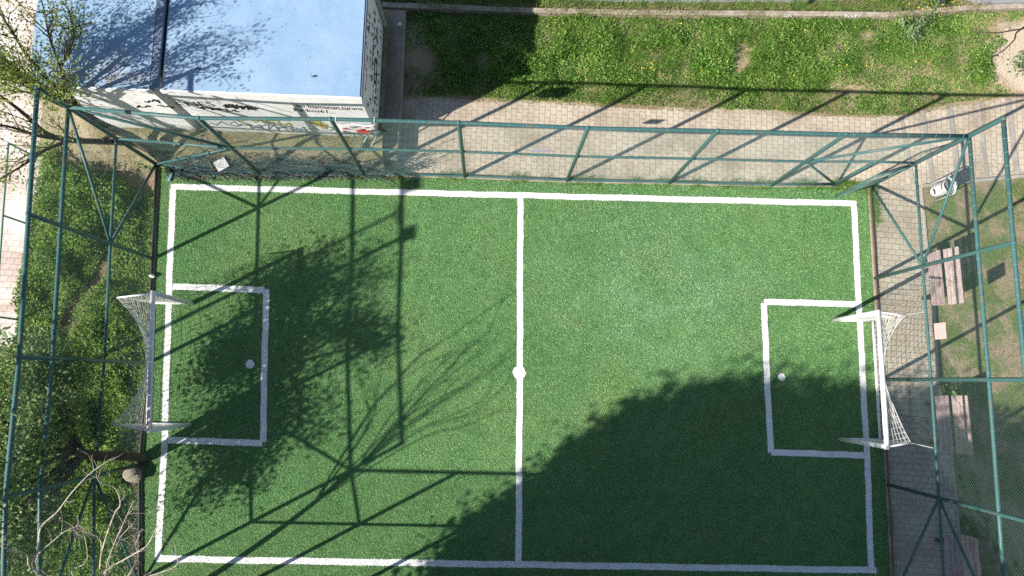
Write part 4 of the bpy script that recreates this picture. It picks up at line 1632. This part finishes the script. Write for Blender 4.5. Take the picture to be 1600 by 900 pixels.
# higher branches outside the picture that throw their shadow on the pitch
for (u, v, h) in ((820, 540, 7.2), (735, 600, 6.6), (800, 590, 7.0), (700, 560, 6.2), (640, 640, 5.6), (560, 590, 5.6), (780, 640, 6.6), (600, 560, 5.9)):
    e = shade_src(u, v, h) - q0
    ln = limb(mb, [hub2, hub.lerp(e, 0.35) + Vector((rnd.uniform(-.15, .15), rnd.uniform(-.15, .15), 0.1)), hub.lerp(e, 0.7) + Vector((rnd.uniform(-.2, .2), rnd.uniform(-.2, .2), 0)), e], 0.022, 0.006, 6)
    twigs(mb, ln, rnd, 0.006, 0.7, 8, 0.8, 0.2, None, 2, None, 0.35)
mb.build('trunk', M['pale_bark'], t, smooth=True)

# --- bare tree whose tip reaches in at the far right
q0 = at(1690, 105)
t = thing('bare_tree', 'bare dark twig tree reaching in over the sandy corner', 'tree', q0)
LL = lambda u, v, h: at(u, v, h) - q0
mb = MB()
tr = limb(mb, [LL(1690, 105, -0.05), LL(1740, 75, 1.3), LL(1790, 50, 2.2)], 0.08, 0.05, 8)
for pts in ([(1780, 52, 2.1), (1660, 38, 2.6), (1598, 45, 2.9), (1560, 51, 3.1), (1532, 50, 3.2)], [(1760, 60, 1.9), (1640, 30, 2.6), (1592, 48, 2.8), (1585, 62, 2.9), (1566, 80, 3.0), (1542, 94, 3.1)]):
    ln = limb(mb, [LL(*p) for p in pts], 0.03, 0.008, 6)
    twigs(mb, ln, rnd, 0.006, 0.5, 6, 0.8, 0.1, None, 2, None, 0.5)
mb.build('trunk', M['bark'], t, smooth=True)


# --- tall dense trees beyond the near fence (outside the picture, their shade lies on the pitch)
def tall_tree(label, base, lobes_, seed, n):
    q0 = at(*base)
    t_ = thing('tree', label, 'tree', q0, 0, 'tall trees beyond the near fence')
    m_ = MB()
    top = max(l[2] for l in lobes_)
    trunk_ = limb(m_, [Vector((0, 0, -0.05)), Vector((0.1, 0.05, top * 0.4)), Vector((0, 0.1, top * 0.9))], 0.22, 0.06, 10)
    r = np.random.RandomState(seed)
    Ps = []
    for (u, v, h, rad) in lobes_:
        c_ = shade_src(u, v, h) - q0
        limb(m_, [trunk_[min(len(trunk_) - 1, int(len(trunk_) * 0.55 * h / top))], Vector(((c_.x) * 0.5, c_.y * 0.5, h - 0.5)), c_], 0.07, 0.02, 6)
        sub = int(26 * rad)
        d_ = r.normal(size=(sub, 3))
        d_ /= np.linalg.norm(d_, axis=1)[:, None]
        cl = np.array(tuple(c_)) + d_ * rad * r.uniform(0.35, 1.0, (sub, 1)) ** 0.6
        k = r.randint(0, sub, n)
        Ps.append(cl[k] + r.normal(size=(n, 3)) * 0.17)
        Ps.append(np.array(tuple(c_)) + r.normal(size=(n, 3)) * rad * 0.42)
    m_.build('trunk', M['bark'], t_, smooth=True)
    P = np.concatenate(Ps)
    raw_mesh('crown', leaf_quads(P, 0.16, seed + 2, 0.4, 0.7), 4, M['leaf_dark'], t_)


tall_tree('tall dense leafy tree standing behind the bare pale branched tree', (350, 1118),
          [(752, 945, 5.0, 1.45), (815, 880, 6.0, 1.5), (893, 826, 7.0, 1.55), (955, 775, 8.0, 1.5), (1015, 732, 9.0, 1.5), (1075, 705, 10.0, 1.45), (1125, 690, 11.0, 1.4), (930, 930, 6.2, 1.6), (1040, 850, 8.0, 1.6)], 50, 6500)
tall_tree('tall dense leafy tree standing between two others beyond the touch line fence', (650, 1130),
          [(1180, 810, 7.6, 1.6), (1240, 745, 9.0, 1.6), (1330, 715, 10.0, 1.5), (1180, 690, 9.5, 1.3), (1130, 930, 6.5, 1.7), (1300, 860, 8.0, 1.7), (1262, 690, 10.6, 1.2)], 60, 6500)
tall_tree('tall dense leafy tree whose shade falls across the wooden benches', (960, 1120),
          [(1420, 730, 8.6, 1.5), (1480, 780, 7.4, 1.6), (1600, 770, 8.8, 1.5), (1440, 900, 6.0, 1.7), (1620, 880, 7.2, 1.7), (1380, 800, 7.4, 1.6), (1540, 790, 8.2, 1.4), (1300, 950, 5.0, 1.6), (1690, 800, 9.5, 1.5)], 70, 6500)

# ------------------------------------------------------------------ grass and weeds
# pile of the artificial turf: short tufts, white where the lines are sewn in
TURF = [(p.x, p.y) for p in (NW, N1, N2, N3, N4, N5, N6, NE, E1, E2, E3, SE, SW, W3, W2_, W1)]
x, y = scatter(TURF, 520000, 3)
dl = np.full(len(x), 9.0)
for (ax_, ay_, bx_, by_, hw) in SEGS:
    dl = np.minimum(dl, seg_dist(x, y, [(ax_, ay_), (bx_, by_)]) - hw)
wh = dl + RS.normal(size=len(x)) * 0.007 < 0.004
worn = RS.rand(len(x)) < 0.10 + 0.25 * np.clip((vnoise(x, y, 0.6, 71) - 0.6) * 4, 0, 1)
gr = ~wh | (worn & (RS.rand(len(x)) < 0.35))
kw = ~gr & (RS.rand(len(x)) < 0.4)
for nm, k_, mt, lb, sd_ in (('turf_pile', gr, M['pile'], 'short green tufts of the artificial turf', 72), ('line_pile', kw, M['white_pile'], 'white tufts of the pitch lines', 73)):
    o = blades(nm, x[k_], y[k_], np.full(k_.sum(), 0.001), RS.uniform(0.012, 0.028, k_.sum()), RS.uniform(0.012, 0.024, k_.sum()), 2.0, mt, sd_)
    tag(o, lb, 'turf', kind='stuff')
x, y = scatter(BANK, 230000, 1)
u_ = np.array([pix((a_, c_, 0)) for a_, c_ in zip(x, y)])
dens = 1.0 + 1.0 * (vnoise(x, y, 0.5, 5) - 0.35) + 0.35 * (vnoise(x, y, 1.7, 6) - 0.5)
U, Vv = u_[:, 0], u_[:, 1]


def spot(cx, cy, rx, ry):
    return np.exp(-(((U - cx) / rx) ** 2 + ((Vv - cy) / ry) ** 2))


bare_m = 1.1 * spot(1153, 97, 14, 22) + 1.2 * spot(655, 100, 45, 70) + 0.9 * spot(1156, 92, 16, 26) + 2.2 * spot(1600, 95, 55, 60) + 0.6 * spot(1365, 55, 35, 9) + 0.7 * spot(1440, 62, 28, 14) + 0.5 * spot(1330, 140, 60, 12) + 0.5 * spot(1240, 148, 25, 8) + 0.35 * spot(1370, 105, 20, 14)
edge_m = np.clip((Vv - 146) / 30, 0, 1) * 0.35
keep = RS.rand(len(x)) < np.clip(dens - bare_m - edge_m, 0.0, 1)
x, y, U, Vv = x[keep], y[keep], U[keep], Vv[keep]
tall = np.clip(vnoise(x, y, 0.8, 8) * 1.3 - np.clip((Vv - 128) / 30, 0, 0.9) - np.clip((U - 1300) / 400, 0, 0.5), 0.15, 1.2)
z = bank_h(x, y)
h = 0.05 + 0.52 * tall * vnoise(x, y, 0.33, 9) ** 1.1 * RS.uniform(0.5, 1, len(x))
o = blades('bank_grass', x, y, z, h, RS.uniform(0.008, 0.018, len(x)), 0.9, M['weed'], 2)
tag(o, 'long green grass growing thickly on the bank', 'grass', kind='stuff')
sel = RS.rand(len(x)) < 0.34 * np.clip(vnoise(x, y, 0.8, 15) * 2.2 - 0.2, 0.15, 1.3)
hz = z[sel] + h[sel] * RS.uniform(0.3, 0.95, sel.sum())
P = np.stack([x[sel], y[sel], hz], 1)
o = raw_mesh('bank_weeds', leaf_quads(P, 0.045 + 0.045 * vnoise(P[:, 0], P[:, 1], 0.6, 19), 4, 0.35, 0.45), 4, M['weed'])
tag(o, 'broad leaved weeds mixed in the grass on the bank', 'weeds', kind='stuff')

# drier grass above the low wall
top_px = [(560, -20), (985, 2), (1240, 2), (1400, -5), (1518, 0), (1500, 12), (1390, 22), (1200, 20), (1000, 19), (800, 14), (610, 7)]
x, y = scatter(W2(top_px), 30000, 7)
keep = RS.rand(len(x)) < np.clip(vnoise(x, y, 0.4, 11) * 1.5, 0, 1)
x, y = x[keep], y[keep]
o = blades('verge_grass', x, y, np.full(len(x), -0.05), RS.uniform(0.08, 0.24, len(x)), RS.uniform(0.008, 0.018, len(x)), 1.1, M['weed'], 8)
tag(o, 'rough grass between the low wall and the road', 'grass', kind='stuff')
x, y = scatter(W2(top_px), 16000, 9)
o = blades('dry_grass', x, y, np.full(len(x), -0.05), RS.uniform(0.06, 0.2, len(x)), RS.uniform(0.006, 0.014, len(x)), 1.2, M['dry_blade'], 10)
tag(o, 'straw coloured dry grass beside the road', 'grass', kind='stuff')
# dry fringe at the foot of the bank
lo_px = [(690, 146), (900, 150), (1100, 158), (1330, 168), (1480, 150), (1560, 140), (1560, 155), (1400, 184), (1330, 183), (1100, 176), (900, 166), (690, 156)]
x, y = scatter(W2(lo_px), 30000, 12)
keep = RS.rand(len(x)) < np.clip(vnoise(x, y, 0.35, 13) * 1.3 - 0.1, 0, 1)
x, y = x[keep], y[keep]
o = blades('dry_grass', x, y, np.full(len(x), -0.01), RS.uniform(0.03, 0.10, len(x)), RS.uniform(0.006, 0.012, len(x)), 1.3, M['dry_blade'], 13)
tag(o, 'dry short grass fringing the paver path', 'grass', kind='stuff')

# grass and straw hanging over the low wall
x, y = scatter(W2([(640, 9), (1000, 17), (1200, 20), (1390, 22), (1500, 12), (1600, 8), (1600, 18), (1500, 24), (1390, 34), (1200, 32), (1000, 31), (800, 27), (700, 24)]), 30000, 16)
k_ = RS.rand(len(x)) < np.clip((vnoise(x, y, 0.6, 17) - 0.30 + 0.25 * np.exp(-((x - at(980, 24).x) / 2.6) ** 2)) * 2.6, 0, 0.95) * np.where((x > at(1190, 24).x) & (x < at(1380, 24).x), 0.15, 1)
x, y = x[k_], y[k_]
o = blades('dry_grass', x, y, np.full(len(x), 0.15), RS.uniform(0.06, 0.16, len(x)), RS.uniform(0.007, 0.015, len(x)), 1.5, M['dry_blade'], 18)
tag(o, 'straw and grass hanging over the low concrete wall', 'grass', kind='stuff')

# yellow flowers
fx, fy = [], []
for (u, v, s, n) in ((996, 110, 10, 10), (1415, 15, 35, 40), (1500, 14, 30, 24), (1220, 100, 90, 26), (880, 45, 25, 10), (1425, 105, 14, 16), (1470, 22, 16, 14), (1050, 90, 140, 22), (870, 60, 8, 5), (265, 235, 4, 6), (190, 235, 3, 5)):
    for _ in range(n):
        p = at(u + random.gauss(0, s), v + random.gauss(0, s * 0.35))
        fx.append(p.x)
        fy.append(p.y)
P = np.stack([np.array(fx), np.array(fy), np.full(len(fx), 0.26)], 1)
o = raw_mesh('yellow_flowers', leaf_quads(P, 0.034, 15, 2.0, 1.0), 4, M['flower'])
tag(o, 'tiny yellow flowers dotted through the grass', 'flowers', kind='stuff')


def shrub(label, pxs, n, size, mat, hgt, seed, name='shrub', cat='shrub', rad=0.28):
    q0 = at(*pxs[0])
    t_ = thing(name, label, cat, q0)
    r = np.random.RandomState(seed)
    m_ = MB()
    Ps = []
    rn = random.Random(seed)
    for (u, v) in pxs:
        c_ = at(u, v) - q0
        for k in range(9):
            a = rn.uniform(0, 6.28)
            e = c_ + Vector((math.cos(a) * rad * rn.random(), math.sin(a) * rad * rn.random(), hgt * rn.uniform(0.5, 1)))
            m_.tube([c_, c_.lerp(e, 0.5) + Vector((0, 0, 0.05)), e], [0.008, 0.006, 0.003], 5, False)
        pp = r.normal(size=(n, 3)) * np.array([rad * 0.62, rad * 0.62, hgt * 0.24]) + np.array([c_.x, c_.y, hgt * 0.6])
        pp[:, 2] = np.clip(pp[:, 2], 0.03, None)
        Ps.append(pp)
    m_.build('stem', M['bark'], t_)
    raw_mesh('foliage', leaf_quads(np.concatenate(Ps), size, seed, 0.7, 0.55), 4, mat, t_)
    return t_


shrub('grey green leafy shrub growing over the low wall', [(1412, 30), (1430, 46), (1452, 18), (1440, 34), (1466, 10), (1426, 60)], 130, 0.08, M['grey_leaf'], 0.24, 80, rad=0.25)
shrub('small dark green plant beside the lower bench back', [(1484, 612), (1492, 613)], 60, 0.09, M['weed'], 0.3, 82, name='plant', cat='plant', rad=0.15)
shrub('grey leafy clump on the sandy corner', [(1585, 105), (1598, 95)], 90, 0.085, M['grey_leaf'], 0.2, 83, rad=0.22)

# ---- weedy strip on the west side
strip_px = [(80, 232), (150, 238), (248, 262), (243, 330), (238, 420), (232, 560), (222, 700), (212, 860), (205, 960), (-80, 960), (-60, 640), (10, 580), (26, 520), (34, 430), (50, 340), (66, 280)]
STRIP = W2(strip_px)
x, y = scatter(STRIP, 230000, 20)
uv = np.array([pix((a_, c_, 0)) for a_, c_ in zip(x, y)])
U, Vv = uv[:, 0], uv[:, 1]
d1 = seg_dist(U, Vv, [(172, 395), (150, 440), (120, 480), (100, 525)])
d2 = seg_dist(U, Vv, [(120, 252), (200, 268), (235, 285)])
dens = 0.72 + 0.8 * (vnoise(x, y, 0.45, 31) - 0.3)
dens -= np.clip(1.6 - d1 / 9, 0, 1.5) + np.clip(1.4 - d2 / 22, 0, 1.2)
dens -= np.clip((U - 205) / 30, 0, 0.5) * (Vv > 600)
dens -= 2.0 * np.exp(-(((U - 206) / 17) ** 2 + ((Vv - 746) / 15) ** 2) ** 2)
keep = RS.rand(len(x)) < np.clip(dens, 0.0, 1)
x, y, U, Vv = x[keep], y[keep], U[keep], Vv[keep]
tall = vnoise(x, y, 0.7, 33)
mound = np.clip(vnoise(x, y, 0.75, 35) * 1.9 - 0.62, 0, 1) * np.clip((228 - U - (Vv - 300) * 0.04) / 45, 0, 1)
h = 0.05 + (0.22 * np.clip(tall * 1.3 - 0.2, 0.05, 1) + 0.75 * mound) * (0.5 + 0.8 * vnoise(x, y, 0.22, 34)) * RS.uniform(0.4, 1, len(x)) * np.clip(np.minimum(d1 / 18, d2 / 30)[keep], 0.2, 1)
h *= np.clip((244 - U - (Vv - 300) * 0.05) / 40, 0.3, 1)
lf = RS.rand(len(x)) < 0.72
z0 = np.full(len(x), -0.05)
o = blades('strip_grass', x[~lf], y[~lf], z0[~lf], h[~lf], RS.uniform(0.008, 0.018, (~lf).sum()), 0.9, M['weed_w'], 21)
tag(o, 'long grass among the weeds outside the goal end fence', 'grass', kind='stuff')
P = np.stack([x[lf], y[lf], -0.03 + h[lf] * RS.uniform(0.0, 1.0, lf.sum()) ** 0.45], 1)
o = raw_mesh('strip_weeds', leaf_quads(P, 0.05 + 0.035 * vnoise(P[:, 0], P[:, 1], 0.7, 36), 22, 0.6, 0.6), 4, M['weed_w'])
tag(o, 'dense leafy weeds covering the strip outside the goal end fence', 'weeds', kind='stuff')

# ---- sparse short grass on the lawn by the benches
x, y = scatter(W2(lawn_px), 90000, 40)
uu = vnoise(x, y, 0.5, 41) * 0.6 + vnoise(x, y, 1.5, 42) * 0.5
keep = RS.rand(len(x)) < np.clip((uu - 0.36) * 2.8, 0.05, 1)
x, y = x[keep], y[keep]
o = blades('lawn_grass', x, y, np.full(len(x), -0.025), RS.uniform(0.02, 0.07, len(x)), RS.uniform(0.007, 0.014, len(x)), 1.3, M['weed'], 43)
tag(o, 'sparse short grass on the worn lawn', 'grass', kind='stuff')
x, y = scatter(W2(lawn_px), 16000, 44)
o = blades('lawn_straw', x, y, np.full(len(x), -0.025), RS.uniform(0.02, 0.05, len(x)), RS.uniform(0.006, 0.012, len(x)), 1.6, M['dry_blade'], 45)
tag(o, 'dry straw blades lying on the worn lawn', 'grass', kind='stuff')

# ---- fringe of weeds along the fence feet
fx, fy = [], []


def fringe(a, c, n, wd, gaps=0.5, seed=1):
    r = np.random.RandomState(seed)
    t_ = r.rand(n)
    X = a.x + (c.x - a.x) * t_
    Y = a.y + (c.y - a.y) * t_
    d = (c - a).normalized()
    off = r.normal(size=n) * wd
    X, Y = X - d.y * off, Y + d.x * off
    k = r.rand(n) < np.clip((vnoise(X, Y, 0.35, seed + 50) - gaps) * 4, 0, 1)
    fx.append(X[k])
    fy.append(Y[k])


for k, (a, c) in enumerate(zip(nposts[:-1], nposts[1:])):
    fringe(a, c, 2600, 0.07, 0.42, 60 + k)
for k, (a, c) in enumerate(zip(eposts[:-1], eposts[1:])):
    fringe(a, c, 1500, 0.06, 0.55, 70 + k)
fringe(NE + Vector((0.05, 0.1, 0)), NE + Vector((0.15, -1.0, 0)), 1500, 0.08, 0.2, 81)
X, Y = np.concatenate(fx), np.concatenate(fy)
o = blades('fence_weeds', X, Y, np.full(len(X), -0.01), RS.uniform(0.04, 0.15, len(X)), RS.uniform(0.007, 0.015, len(X)), 1.0, M['weed'], 83)
tag(o, 'weeds growing along the foot of the fences', 'weeds', kind='stuff')

# ---- dry grass behind the fence in front of the building, litter and dead leaves
x, y = scatter(W2(dry_px), 16000, 90)
keep = RS.rand(len(x)) < np.clip(vnoise(x, y, 0.5, 91) * 1.4 - 0.2, 0, 1)
x, y = x[keep], y[keep]
o = blades('dry_grass', x, y, terrace_z(x, y), RS.uniform(0.03, 0.10, len(x)), RS.uniform(0.006, 0.012, len(x)), 1.4, M['dry_blade'], 92)
tag(o, 'dry grass in front of the graffiti wall', 'grass', kind='stuff')
x, y = scatter(W2([(255, 250), (420, 246), (640, 262), (640, 280), (420, 282), (300, 282), (258, 275)]), 5200, 93)
P = np.stack([x, y, np.clip(terrace_z(x, y), 0, 1) * (x < P_SE.x) + RS.uniform(0.0, 0.06, len(x))], 1)
x2, y2 = scatter(W2([(212, 640), (226, 640), (217, 900), (196, 900)]), 2600, 99)
P = np.concatenate([P, np.stack([x2, y2, RS.uniform(-0.03, 0.04, len(x2))], 1)])
o = raw_mesh('leaf_litter', leaf_quads(P, 0.045, 94, 1.2, 0.7), 4, M['twig'])
tag(o, 'dark dead leaves and twigs banked against the fence', 'leaf litter', kind='stuff')
xs, ys = [], []
for (px, n, s) in (([(255, 262), (640, 264), (640, 282), (258, 280)], 150, 1), ([(640, 278), (1350, 296), (1350, 306), (640, 288)], 110, 1),
                   ([pix(p) for p in (NW, NE, SE, SW)], 90, 3), (lawn_px, 240, 2), ([(232, 300), (250, 300), (238, 800), (215, 800)], 60, 4), ([(640, 60), (700, 60), (800, 140), (640, 145)], 40, 5)):
    x, y = scatter(W2(px), n * 2, 95 + s)
    xs.append(x)
    ys.append(y)
x, y = np.concatenate(xs), np.concatenate(ys)
P = np.stack([x, y, np.full(len(x), 0.03)], 1)
rl = np.array([tuple(P_SE + EX * (-BL * a_ ** 0.6) + EY * (BD * c_) + Vector((0, 0, BH + 0.025))) for a_, c_ in RS.rand(170, 2)])
P = np.concatenate([P, rl])
o = raw_mesh('litter', leaf_quads(P, 0.024, 97, 2.5, 0.8), 4, M['litter'])
tag(o, 'small scraps of litter and fallen petals scattered about', 'litter', kind='stuff')
